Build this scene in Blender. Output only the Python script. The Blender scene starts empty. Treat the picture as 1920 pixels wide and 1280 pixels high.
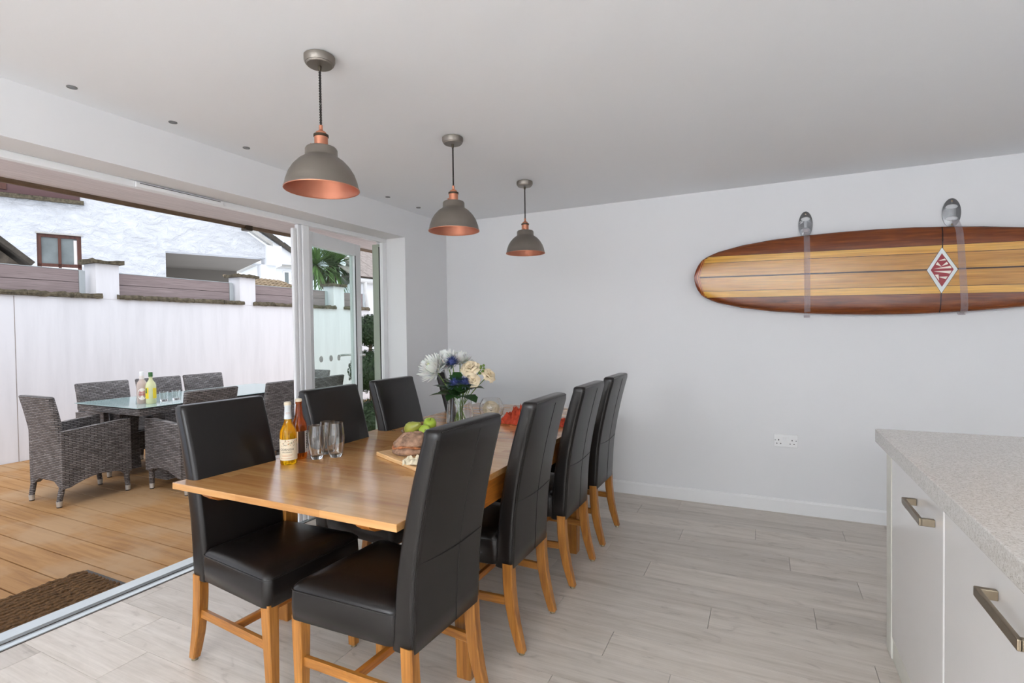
import bpy, bmesh, math, random
from mathutils import Vector, Matrix, noise
random.seed(7)
PI = math.pi
sc = bpy.context.scene
C = sc.collection

# ------------------------------------------------------------------ camera
cam_d = bpy.data.cameras.new('camera'); cam_o = bpy.data.objects.new('camera', cam_d); C.objects.link(cam_o)
cam_d.sensor_fit = 'HORIZONTAL'; cam_d.sensor_width = 36.0; cam_d.lens = 974.93 / 1920 * 36
cam_d.clip_start = 0.05; cam_d.clip_end = 200
_R = Vector((0.89945844, 0.4367983, -0.01348229)); _U = Vector((0.00364672, 0.0233482, 0.99972074)); _F = Vector((-0.4369911, 0.89925642, -0.01940785))
_m = Matrix.Identity(4)
for i in range(3):
    _m[i][0] = _R[i]; _m[i][1] = _U[i]; _m[i][2] = -_F[i]
_m[0][3], _m[1][3], _m[2][3] = 2.76351, -4.26246, 1.3492
cam_o.matrix_world = _m
sc.camera = cam_o

# ------------------------------------------------------------------ sky, sun, added fill lights, exposure
SKY = 1.46
w = bpy.data.worlds.new('sky'); sc.world = w; w.use_nodes = True
nt = w.node_tree; nt.nodes.clear()
wo = nt.nodes.new('ShaderNodeOutputWorld'); bg = nt.nodes.new('ShaderNodeBackground')
tc = nt.nodes.new('ShaderNodeTexCoord'); nz = nt.nodes.new('ShaderNodeTexNoise'); rp = nt.nodes.new('ShaderNodeValToRGB')
nz.inputs['Scale'].default_value = 2.2; nz.inputs['Detail'].default_value = 5
rp.color_ramp.elements[0].position = 0.40; rp.color_ramp.elements[0].color = (0.68, 0.80, 1.0, 1)
rp.color_ramp.elements[1].position = 0.56; rp.color_ramp.elements[1].color = (0.99, 0.985, 1.0, 1)
nt.links.new(tc.outputs['Generated'], nz.inputs['Vector']); nt.links.new(nz.outputs['Fac'], rp.inputs['Fac'])
nt.links.new(rp.outputs['Color'], bg.inputs['Color']); bg.inputs['Strength'].default_value = SKY
nt.links.new(bg.outputs['Background'], wo.inputs['Surface'])
sun_d = bpy.data.lights.new('sun', 'SUN'); sun_d.energy = 1.05; sun_d.angle = math.radians(50); sun_d.color = (1, 0.98, 0.95)
sun_o = bpy.data.objects.new('sun', sun_d); C.objects.link(sun_o); sun_o.rotation_euler = (math.radians(28), math.radians(22), 0)
def area(name, loc, rot, sx, sy, power, col=(1, 1, 1)):
    d = bpy.data.lights.new(name, 'AREA'); d.shape = 'RECTANGLE'; d.size = sx; d.size_y = sy; d.energy = power; d.color = col
    o = bpy.data.objects.new(name, d); C.objects.link(o); o.location = loc; o.rotation_euler = rot
    return o
# added fill lights behind the camera, set at the unseen rear and side windows
area('rear_fill', (3.0, -7.62, 1.25), (PI / 2, 0, 0), 4.6, 2.0, 42, (0.97, 0.985, 1))
area('side_fill', (6.02, -5.2, 1.35), (PI / 2, 0, PI / 2), 3.0, 1.5, 8, (0.98, 0.99, 1))
area('rear_ceiling_fill', (2.2, -7.1, 1.9), (PI, 0, 0), 4.0, 0.6, 300, (0.95, 0.98, 1))  # added upward fill, bounces off the ceiling; no lamp fitting is modelled
area('side_ceiling_fill', (5.75, -3.9, 1.9), (PI, 0, 0), 0.5, 3.0, 14, (0.95, 0.98, 1))  # second added upward fill, out of view on the right
sc.view_settings.view_transform = 'Standard'; sc.view_settings.look = 'None'
sc.view_settings.gamma = 1.0; sc.view_settings.use_curve_mapping = False
sc.view_settings.exposure = 0.14

# ------------------------------------------------------------------ material helpers
def L(r, g, b):
    f = lambda c: (c / 255 / 12.92) if c / 255 <= 0.04045 else ((c / 255 + 0.055) / 1.055) ** 2.4
    return (f(r), f(g), f(b), 1)
class N:
    def __init__(s, name):
        s.m = bpy.data.materials.new(name); s.m.use_nodes = True; s.t = s.m.node_tree; s.t.nodes.clear()
        s.out = s.n('OutputMaterial'); s.p = s.n('BsdfPrincipled'); s.l(s.p, 0, s.out, 0)
    def n(s, k, **kw):
        x = s.t.nodes.new('ShaderNode' + k)
        for a, b in kw.items(): setattr(x, a, b)
        return x
    def l(s, a, ao, b, bi): s.t.links.new(a.outputs[ao], b.inputs[bi])
    def coord(s, scale=(1, 1, 1), rnd=0.0, rot=(0, 0, 0), space='Object'):
        t = s.n('TexCoord'); mp = s.n('Mapping'); mp.inputs['Scale'].default_value = scale; mp.inputs['Rotation'].default_value = rot
        if rnd:
            oi = s.n('ObjectInfo'); mu = s.n('VectorMath', operation='SCALE'); cb = s.n('CombineXYZ')
            s.l(oi, 'Random', cb, 0); s.l(oi, 'Random', cb, 1); s.l(oi, 'Random', cb, 2)
            s.l(cb, 0, mu, 0); mu.inputs['Scale'].default_value = rnd
            ad = s.n('VectorMath', operation='ADD'); s.l(t, space, ad, 0); s.l(mu, 0, ad, 1); s.l(ad, 0, mp, 0)
        else: s.l(t, space, mp, 0)
        return mp
    def noise(s, vec, scale, detail=4, rough=0.55, dist=0):
        n = s.n('TexNoise'); n.inputs['Scale'].default_value = scale; n.inputs['Detail'].default_value = detail
        n.inputs['Roughness'].default_value = rough; n.inputs['Distortion'].default_value = dist; s.l(vec, 0, n, 'Vector'); return n
    def ramp(s, src, so, stops):
        r = s.n('ValToRGB'); e = r.color_ramp.elements
        while len(e) < len(stops): e.new(0.5)
        for x, (p, c) in zip(e, stops): x.position = p; x.color = c
        s.l(src, so, r, 0); return r
    def mix(s, fac, a, b, mode='MIX'):
        m = s.n('Mix', data_type='RGBA', blend_type=mode)
        for k, x in ((0, fac), (6, a), (7, b)):
            if isinstance(x, tuple) and len(x) == 2: s.t.links.new(x[0].outputs[x[1]], m.inputs[k])
            elif isinstance(x, (int, float)): m.inputs[k].default_value = x
            else: m.inputs[k].default_value = x
        return m
    def bump(s, src, so, strength, dist=0.01):
        b = s.n('Bump'); b.inputs['Strength'].default_value = strength; b.inputs['Distance'].default_value = dist
        s.l(src, so, b, 'Height'); s.l(b, 0, s.p, 'Normal'); return b
    def set(s, **k):
        for a, v in k.items(): s.p.inputs[a.replace('_', ' ')].default_value = v
        return s
def plain(name, col, rough=0.5, metal=0.0, var=0.06, vscale=6, bump=0.0, bscale=60, bdist=0.002, **kw):
    g = N(name); v = g.coord(); n = g.noise(v, vscale)
    lo = tuple(c * (1 - var) for c in col[:3]) + (1,); hi = tuple(min(1, c * (1 + var)) for c in col[:3]) + (1,)
    r = g.ramp(n, 'Fac', [(0.3, lo), (0.7, hi)]); g.l(r, 0, g.p, 'Base Color')
    g.set(Roughness=rough, Metallic=metal)
    if bump: g.bump(g.noise(v, bscale, 3), 'Fac', bump, bdist)
    for a, b in kw.items(): g.p.inputs[a.replace('_', ' ')].default_value = b
    return g.m
def wood(name, dark, mid, light, axis=0, across=28, along=2.2, rough=0.4, bump=0.08, rnd=13.0, objvar=0.12, coat=0.0):
    g = N(name); s = [across] * 3; s[axis] = along
    v = g.coord(tuple(s), rnd); n = g.noise(v, 1.0, 6, 0.62, 0.6)
    r = g.ramp(n, 'Fac', [(0.28, dark), (0.5, mid), (0.72, light)])
    s2 = [across * 5] * 3; s2[axis] = along * 2.5
    v2 = g.coord(tuple(s2), rnd); n2 = g.noise(v2, 1.0, 3)
    r2 = g.ramp(n2, 'Fac', [(0.35, (0.8, 0.8, 0.8, 1)), (0.65, (1.06, 1.06, 1.06, 1))])
    m = g.mix(1.0, (r, 0), (r2, 0), 'MULTIPLY')
    oi = g.n('ObjectInfo'); mr = g.n('MapRange'); mr.inputs[3].default_value = 1 - objvar; mr.inputs[4].default_value = 1 + objvar * 0.6
    g.l(oi, 'Random', mr, 0); h = g.n('HueSaturation'); g.l(mr, 0, h, 'Value'); g.l(m, 2, h, 'Color')
    g.l(h, 0, g.p, 'Base Color'); g.set(Roughness=rough)
    if coat: g.set(Coat_Weight=coat, Coat_Roughness=0.12)
    if bump: g.bump(n2, 'Fac', bump, 0.002)
    return g.m

MAT = {}
MAT['wall'] = plain('wall_paint', L(229, 229, 230), 0.75, var=0.008, vscale=1.2, bump=0.03, bscale=240, bdist=0.001)
MAT['ceil'] = plain('ceiling_paint', L(238, 240, 243), 0.85, var=0.006, vscale=1.0)
MAT['trimw'] = plain('white_trim_paint', L(236, 236, 236), 0.4, var=0.005)
MAT['upvc'] = plain('white_upvc', L(240, 241, 242), 0.28, var=0.005)
MAT['alu'] = plain('threshold_aluminium', L(196, 202, 205), 0.38, 0.75, var=0.05)
MAT['gasket'] = plain('black_gasket', L(40, 38, 37), 0.7)
MAT['cork'] = plain('dark_joint_strip', L(70, 58, 50), 0.9)
MAT['sage'] = plain('sage_render', L(168, 176, 160), 0.8, var=0.03)
MAT['leather'] = plain('black_leather', L(23, 20, 19), 0.28, var=0.10, vscale=4, bump=0.10, bscale=420, bdist=0.0012, Specular_IOR_Level=0.4)
MAT['seam'] = plain('black_thread', L(24, 21, 21), 0.6)
MAT['oak'] = wood('honey_oak', L(128, 76, 26), L(168, 110, 46), L(186, 128, 62), 2, 30, 2.5, 0.35, 0.05, objvar=0.10)
MAT['oakx'] = wood('honey_oak_rail', L(128, 76, 26), L(168, 110, 46), L(186, 128, 62), 0, 30, 2.5, 0.35, 0.05, objvar=0.08)
MAT['oaky'] = wood('honey_oak_apron', L(138, 76, 24), L(178, 108, 40), L(196, 128, 56), 1, 30, 2.5, 0.35, 0.05, objvar=0.05)
MAT['glide'] = plain('metal_glide', L(150, 140, 120), 0.35, 0.9)
MAT['pewter'] = plain('brushed_pewter', L(140, 133, 125), 0.42, 0.85, var=0.07, vscale=9)
MAT['copper'] = plain('satin_copper', L(206, 140, 112), 0.36, 0.9, var=0.05)
MAT['copper_in'] = plain('copper_lining', L(192, 128, 104), 0.42, 0.85, var=0.05)
MAT['black_cord'] = plain('black_braid', L(38, 33, 31), 0.8)
MAT['darkmetal'] = plain('dark_bronze', L(78, 70, 58), 0.4, 0.8)
MAT['chrome'] = plain('brushed_steel', L(140, 141, 143), 0.30, 1.0, var=0.08, vscale=30)
MAT['nickel'] = plain('brushed_bronze_nickel', L(150, 138, 120), 0.33, 1.0, var=0.06, vscale=20)
MAT['cab'] = plain('gloss_white_cabinet', L(243, 241, 239), 0.16, var=0.005, Coat_Weight=0.3)
MAT['cabedge'] = plain('cream_cabinet_carcass', L(228, 226, 216), 0.4, var=0.01)
MAT['plastic'] = plain('white_plastic', L(238, 238, 238), 0.35, var=0.005)
MAT['hole'] = plain('socket_hole', L(18, 18, 18), 0.9)
MAT['mat_edge'] = plain('rubber_mat_edge', L(86, 82, 80), 0.8)
MAT['coir'] = plain('brown_coir', L(98, 70, 40), 0.95, var=0.45, vscale=90, bump=0.9, bscale=160, bdist=0.006)
MAT['gw'] = None
# quartz worktop
g = N('speckled_quartz'); v = g.coord(); vo = g.n('TexVoronoi'); vo.inputs['Scale'].default_value = 420; g.l(v, 0, vo, 'Vector')
n1 = g.noise(v, 150, 3); r1 = g.ramp(n1, 'Fac', [(0.35, L(204, 199, 192)), (0.62, L(222, 219, 214))])
hs = g.n('SeparateColor'); g.l(vo, 'Color', hs, 0)
r2 = g.ramp(hs, 0, [(0.0, L(128, 118, 106)), (0.10, L(150, 140, 128)), (0.13, (1, 1, 1, 1)), (0.9, (1, 1, 1, 1)), (0.95, (1.15, 1.15, 1.15, 1))])
m = g.mix(0.38, (r1, 0), (r2, 0), 'MULTIPLY'); g.l(m, 2, g.p, 'Base Color'); g.set(Roughness=0.22); MAT['quartz'] = g.m
# floor planks: pale grey-beige oak with cracks and knots
g = N('grey_oak_laminate'); v = g.coord((1.3, 16, 16), 17.0); n1 = g.noise(v, 1.0, 7, 0.62, 0.9)
r1 = g.ramp(n1, 'Fac', [(0.22, L(176, 164, 150)), (0.42, L(206, 196, 185)), (0.62, L(217, 208, 198)), (0.8, L(225, 217, 208))])
v2 = g.coord((5.5, 15, 15), 31.0); n2 = g.noise(v2, 1.0, 3, 0.5, 1.4)
r2 = g.ramp(n2, 'Fac', [(0.22, (0.55, 0.52, 0.49, 1)), (0.38, (0.93, 0.925, 0.92, 1)), (0.6, (1, 1, 1, 1))])
v3 = g.coord((2.5, 150, 150), 7.0); n3 = g.noise(v3, 1.0, 2); r3 = g.ramp(n3, 'Fac', [(0.32, (0.93, 0.925, 0.92, 1)), (0.6, (1.02, 1.02, 1.02, 1))])
m = g.mix(0.75, (r1, 0), (r2, 0), 'MULTIPLY'); m2 = g.mix(1.0, (m, 2), (r3, 0), 'MULTIPLY')
oi = g.n('ObjectInfo'); mr = g.n('MapRange'); mr.inputs[3].default_value = 0.86; mr.inputs[4].default_value = 1.02; g.l(oi, 'Random', mr, 0)
h = g.n('HueSaturation'); g.l(mr, 0, h, 'Value'); g.l(m2, 2, h, 'Color'); g.l(h, 0, g.p, 'Base Color'); g.set(Roughness=0.36)
g.bump(n3, 'Fac', 0.05, 0.001); MAT['plank'] = g.m
MAT['slab'] = plain('dark_subfloor', L(60, 56, 52), 0.95)
# deck boards with pale dried-water stains
g = N('weathered_deck'); v = g.coord((1.5, 26, 26), 9.0); n1 = g.noise(v, 1.0, 6, 0.6, 0.5)
r1 = g.ramp(n1, 'Fac', [(0.25, L(134, 92, 50)), (0.5, L(164, 120, 70)), (0.75, L(180, 138, 88))])
v2 = g.coord((1, 1, 1), 0, space='Object'); n2 = g.noise(v2, 1.5, 4, 0.55, 0.3)
tcw = g.n('NewGeometry'); n2b = g.n('TexNoise'); n2b.inputs['Scale'].default_value = 1.35; n2b.inputs['Detail'].default_value = 5; n2b.inputs['Roughness'].default_value = 0.6
g.l(tcw, 'Position', n2b, 'Vector'); r2 = g.ramp(n2b, 'Fac', [(0.46, (0, 0, 0, 1)), (0.60, (0.75, 0.75, 0.75, 1))])
m = g.mix((r2, 0), (r1, 0), L(176, 144, 108)); g.l(m, 2, g.p, 'Base Color'); g.set(Roughness=0.7); g.bump(n1, 'Fac', 0.15, 0.003); MAT['deck'] = g.m
# table top: staves of beech running across
g = N('beech_stave_top'); v = g.coord(); br = g.n('TexBrick'); br.offset = 0.43; br.inputs['Scale'].default_value = 1.0
br.inputs['Color1'].default_value = L(160, 108, 56); br.inputs['Color2'].default_value = L(208, 158, 100); br.inputs['Mortar'].default_value = L(160, 112, 66)
br.inputs['Mortar Size'].default_value = 0.0008; br.inputs['Brick Width'].default_value = 0.42; br.inputs['Row Height'].default_value = 0.052; g.l(v, 0, br, 'Vector')
vv = g.coord((2.2, 40, 40)); n1 = g.noise(vv, 1.0, 5, 0.6, 0.5); r1 = g.ramp(n1, 'Fac', [(0.3, L(156, 104, 54)), (0.5, L(190, 138, 82)), (0.7, L(210, 160, 104))])
m = g.mix(0.55, (br, 'Color'), (r1, 0)); g.l(m, 2, g.p, 'Base Color'); g.set(Roughness=0.24, Coat_Weight=0.4, Coat_Roughness=0.14); MAT['tabletop'] = g.m
# glass
def pane_glass(name, tint, gloss=1.0):
    g = N(name); g.t.nodes.remove(g.p); tr = g.n('BsdfTransparent'); tr.inputs['Color'].default_value = tint
    gl = g.n('BsdfGlossy'); gl.inputs['Roughness'].default_value = 0.01; lw = g.n('LayerWeight'); lw.inputs['Blend'].default_value = 0.5; pw = g.n('Math', operation='POWER'); pw.inputs[1].default_value = 4.0; g.l(lw, 'Facing', pw, 0)
    fr = g.n('Math', operation='MULTIPLY_ADD'); fr.inputs[1].default_value = 0.75; fr.inputs[2].default_value = 0.045; g.l(pw, 0, fr, 0)
    mu = g.n('Math', operation='MULTIPLY'); mu.inputs[1].default_value = gloss; g.l(fr, 0, mu, 0)
    mx = g.n('MixShader'); g.l(mu, 0, mx, 0); g.l(tr, 0, mx, 1); g.l(gl, 0, mx, 2); g.l(mx, 0, g.out, 0); return g.m
MAT['pane'] = pane_glass('door_glass', (0.88, 0.95, 0.92, 1), 0.4)
MAT['winpane'] = plain('far_window_glass', L(120, 128, 128), 0.06, 0.0, var=0.25, vscale=2.0)
def glass(name, col=(1, 1, 1, 1), rough=0.0, ior=1.5):
    g = N(name); g.set(Base_Color=col, Roughness=rough, IOR=ior, Transmission_Weight=1.0)
    n = g.noise(g.coord(), 3.0); r = g.ramp(n, 'Fac', [(0.3, col), (0.7, tuple(min(1, c * 1.02) for c in col[:3]) + (1,))]); g.l(r, 0, g.p, 'Base Color'); return g.m
MAT['glass'] = glass('clear_glass', (0.99, 1, 0.995, 1))
MAT['tumbler'] = pane_glass('tumbler_glass', (0.975, 0.985, 0.985, 1), 0.8)
MAT['footcap'] = plain('bright_foot_cap', L(206, 206, 202), 0.35, 0.6)
MAT['amber'] = plain('amber_cider', L(255, 192, 20), 0.06, 0, var=0.03, Transmission_Weight=0.8, IOR=1.34)
MAT['brownglass'] = plain('brown_bottle_glass', L(178, 84, 14), 0.06, 0, var=0.12, vscale=20, Transmission_Weight=0.7, IOR=1.4)
MAT['label'] = plain('cream_paper_label', L(226, 212, 186), 0.6)
MAT['ink'] = plain('black_ink', L(42, 38, 36), 0.7)
MAT['ink_green'] = plain('green_ink', L(70, 82, 44), 0.7)
MAT['ink_rust'] = plain('rust_ink', L(190, 120, 74), 0.7)
MAT['cap'] = plain('cream_bottle_cap', L(222, 210, 186), 0.4)
MAT['foil'] = plain('pale_neck_label', L(214, 220, 222), 0.35)
MAT['darklabel'] = plain('dark_paper_label', L(62, 40, 30), 0.6)
MAT['leaf'] = plain('green_leaf', L(44, 80, 36), 0.45, var=0.4, vscale=14)
MAT['stem'] = plain('green_stem', L(112, 140, 62), 0.5, var=0.2)
MAT['petal'] = plain('white_petal', L(253, 253, 247), 0.6, var=0.02, vscale=20, Subsurface_Weight=0.15)
MAT['petal_in'] = plain('lime_petal', L(236, 242, 176), 0.6, var=0.08, vscale=20)
MAT['rose'] = plain('cream_rose_petal', L(244, 226, 192), 0.6, var=0.06, vscale=16)
MAT['thistle'] = plain('blue_thistle', L(60, 72, 128), 0.7, var=0.25, vscale=40)
MAT['bract'] = plain('grey_green_bract', L(70, 88, 92), 0.7, var=0.2)
MAT['bread'] = plain('floured_crust', L(152, 120, 98), 0.9, var=0.5, vscale=34, bump=0.8, bscale=60, bdist=0.006)
MAT['crumb'] = plain('golden_crust', L(168, 108, 70), 0.9, var=0.4, vscale=60, bump=0.7, bscale=70, bdist=0.005)
MAT['board'] = wood('pale_beech_board', L(196, 150, 96), L(220, 178, 126), L(232, 196, 148), 0, 40, 3, 0.5, 0.04)
MAT['apple'] = plain('green_apple_skin', L(164, 190, 62), 0.3, var=0.22, vscale=11)
MAT['pear'] = plain('pear_skin', L(152, 156, 66), 0.4, var=0.25, vscale=12)
MAT['twig'] = plain('brown_stalk', L(84, 60, 36), 0.8)
MAT['paper'] = plain('greaseproof_paper', L(222, 210, 182), 0.5, var=0.08, vscale=18)
MAT['napkin'] = plain('terracotta_linen', L(178, 62, 34), 0.9, var=0.12, vscale=30, bump=0.3, bscale=500, bdist=0.001)
MAT['mahog'] = wood('mahogany_strip', L(86, 38, 12), L(122, 60, 22), L(146, 78, 32), 0, 46, 3.0, 0.2, 0.0, objvar=0.05, coat=0.25)
MAT['cedar'] = wood('cedar_strip', L(166, 106, 34), L(194, 136, 54), L(210, 156, 70), 0, 30, 1.6, 0.2, 0.0, objvar=0.05, coat=0.25)
MAT['pine'] = wood('yellow_pine_strip', L(204, 142, 52), L(222, 166, 72), L(230, 178, 84), 0, 34, 1.6, 0.2, 0.0, objvar=0.03, coat=0.25)
MAT['darkline'] = plain('dark_inlay', L(48, 24, 14), 0.2)
MAT['tailred'] = plain('rosewood_tail_block', L(128, 56, 26), 0.2)
MAT['tailorange'] = plain('orange_inlay', L(206, 128, 62), 0.2)
MAT['logo_white'] = plain('logo_white', L(226, 230, 228), 0.25)
MAT['logo_red'] = plain('logo_red', L(150, 22, 40), 0.25)
MAT['logo_cream'] = plain('logo_cream', L(240, 224, 212), 0.25)
g = N('clear_strap'); g.t.nodes.remove(g.p); tr = g.n('BsdfTransparent'); tr.inputs['Color'].default_value = (0.97, 0.96, 0.97, 1); df = g.n('BsdfPrincipled'); df.inputs['Base Color'].default_value = L(214, 200, 200); df.inputs['Roughness'].default_value = 0.2
n = g.noise(g.coord(), 30); r = g.ramp(n, 'Fac', [(0.3, (0.13, 0.13, 0.13, 1)), (0.7, (0.20, 0.20, 0.20, 1))]); mx = g.n('MixShader'); g.l(r, 0, mx, 0); g.l(tr, 0, mx, 1); g.l(df, 0, mx, 2); g.l(mx, 0, g.out, 0); MAT['strap'] = g.m
# wicker weave (strand colour and fine relief on the built panels)
def wicker(name, flat=False):
    g = N(name); t = g.n('TexCoord'); sp = g.n('SeparateXYZ'); g.l(t, 'Object', sp, 0); cb = g.n('CombineXYZ')
    if flat: g.l(sp, 0, cb, 0); g.l(sp, 1, cb, 1)
    else:
        ad = g.n('Math', operation='ADD'); g.l(sp, 0, ad, 0); g.l(sp, 1, ad, 1); g.l(ad, 0, cb, 0); g.l(sp, 2, cb, 1)
    b = g.n('TexBrick'); b.offset = 0.5; b.inputs['Scale'].default_value = 1.0; b.inputs['Brick Width'].default_value = 0.052; b.inputs['Row Height'].default_value = 0.0145
    b.inputs['Mortar Size'].default_value = 0.0042; b.inputs['Mortar Smooth'].default_value = 1.0; b.inputs['Color1'].default_value = L(146, 141, 140); b.inputs['Color2'].default_value = L(104, 98, 96); b.inputs['Mortar'].default_value = L(38, 36, 36)
    g.l(cb, 0, b, 'Vector'); n = g.noise(g.coord((1, 1, 1), 5.0), 7, 3); r = g.ramp(n, 'Fac', [(0.3, (0.78, 0.78, 0.78, 1)), (0.7, (1.1, 1.1, 1.1, 1))]); m = g.mix(1.0, (b, 'Color'), (r, 0), 'MULTIPLY')
    g.l(m, 2, g.p, 'Base Color'); g.set(Roughness=0.5); iv = g.n('Math', operation='SUBTRACT'); iv.inputs[0].default_value = 1; g.l(b, 'Fac', iv, 1); g.bump(iv, 0, 0.8, 0.006); return g.m
MAT['wicker'] = wicker('grey_wicker'); MAT['wicker_flat'] = wicker('grey_wicker_flat', True)
MAT['tabglass'] = plain('frosted_table_glass', L(150, 176, 176), 0.08, 0, var=0.05, Specular_IOR_Level=0.8)
MAT['gwall'] = None
g = N('white_garden_render'); v = g.coord((3.2, 3.2, 0.35)); n = g.noise(v, 2.2, 5, 0.6); r = g.ramp(n, 'Fac', [(0.30, L(222, 222, 226)), (0.6, L(232, 232, 236))]); g.l(r, 0, g.p, 'Base Color'); g.set(Roughness=0.85)
g.bump(g.noise(g.coord(), 60, 3), 'Fac', 0.1, 0.003); MAT['gwall'] = g.m
MAT['slatecop'] = plain('mossy_slate', L(92, 84, 68), 0.95, var=0.5, vscale=22, bump=0.9, bscale=30, bdist=0.02)
MAT['mauve'] = wood('mauve_composite_board', L(132, 116, 116), L(150, 134, 133), L(162, 146, 145), 1, 60, 2.0, 0.65, 0.1, objvar=0.04)
MAT['soffit'] = wood('beige_soffit_board', L(226, 217, 219), L(231, 223, 225), L(236, 229, 231), 1, 40, 1.5, 0.6, 0.05, objvar=0.02)
MAT['greypost'] = plain('grey_aluminium_post', L(176, 182, 184), 0.5, 0.3)
MAT['brownrail'] = plain('brown_rail', L(112, 92, 72), 0.5, 0.2, var=0.15)
g = N('rough_white_stucco'); v = g.coord((1, 1, 1.6)); n = g.noise(v, 3.2, 6, 0.62, 1.6); r = g.ramp(n, 'Fac', [(0.2, L(214, 217, 222)), (0.5, L(226, 228, 232))]); g.l(r, 0, g.p, 'Base Color'); g.set(Roughness=0.9); g.bump(n, 'Fac', 0.75, 0.16); MAT['stucco'] = g.m
MAT['whitewash'] = plain('smooth_white_render', L(240, 242, 244), 0.85, var=0.01)
MAT['shade_int'] = plain('grey_carport_lining', L(128, 122, 114), 0.9, var=0.04, vscale=1)
MAT['brownframe'] = wood('brown_window_frame', L(70, 38, 28), L(88, 50, 38), L(100, 58, 44), 2, 30, 3, 0.5, 0.0)
MAT['maroon'] = plain('maroon_board', L(94, 66, 66), 0.6, var=0.05)
MAT['slate'] = plain('weathered_slate', L(150, 140, 134), 0.85, var=0.25, vscale=9, bump=0.4, bscale=20, bdist=0.01)
MAT['slate_dark'] = plain('dark_slate', L(78, 72, 64), 0.9, var=0.3, vscale=10, bump=0.5, bscale=20, bdist=0.01)
MAT['tile'] = plain('brown_clay_tile', L(142, 124, 100), 0.85, var=0.3, vscale=7)
MAT['stone'] = plain('dark_rubble_stone', L(88, 80, 70), 0.95, var=0.4, vscale=9, bump=0.8, bscale=14, bdist=0.03)
MAT['verge'] = plain('grey_verge_board', L(186, 184, 178), 0.7)
MAT['pipe'] = plain('white_pipe', L(226, 228, 228), 0.4)
MAT['foliage'] = plain('dark_box_leaf', L(44, 66, 34), 0.6, var=0.45, vscale=18)
MAT['frond'] = plain('palm_frond', L(92, 118, 62), 0.5, var=0.4, vscale=5)
MAT['bark'] = plain('fibrous_bark', L(110, 96, 78), 0.95, var=0.3, vscale=20)
MAT['flower_rock'] = plain('sedum_plant', L(120, 128, 84), 0.9, var=0.4, vscale=30)
MAT['pinkdrink'] = plain('pale_rose_soda', L(222, 202, 192), 0.1, 0, var=0.03, Transmission_Weight=0.35, IOR=1.33)
MAT['yellowdrink'] = plain('cloudy_lemonade', L(236, 238, 190), 0.12, 0, var=0.06, Transmission_Weight=0.25, IOR=1.33)
MAT['whitelabel'] = plain('white_paper_label', L(238, 230, 226), 0.6)
MAT['redink'] = plain('red_ink', L(196, 92, 96), 0.7)
MAT['yellowlabel'] = plain('yellow_paper_label', L(240, 210, 46), 0.6)
MAT['greencap'] = plain('green_cap', L(60, 110, 56), 0.4)
MAT['spotin'] = plain('grey_spot_reflector', L(126, 126, 126), 0.4, 0.5)
MAT['dot'] = plain('etched_dot', L(222, 230, 226), 0.7)

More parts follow.
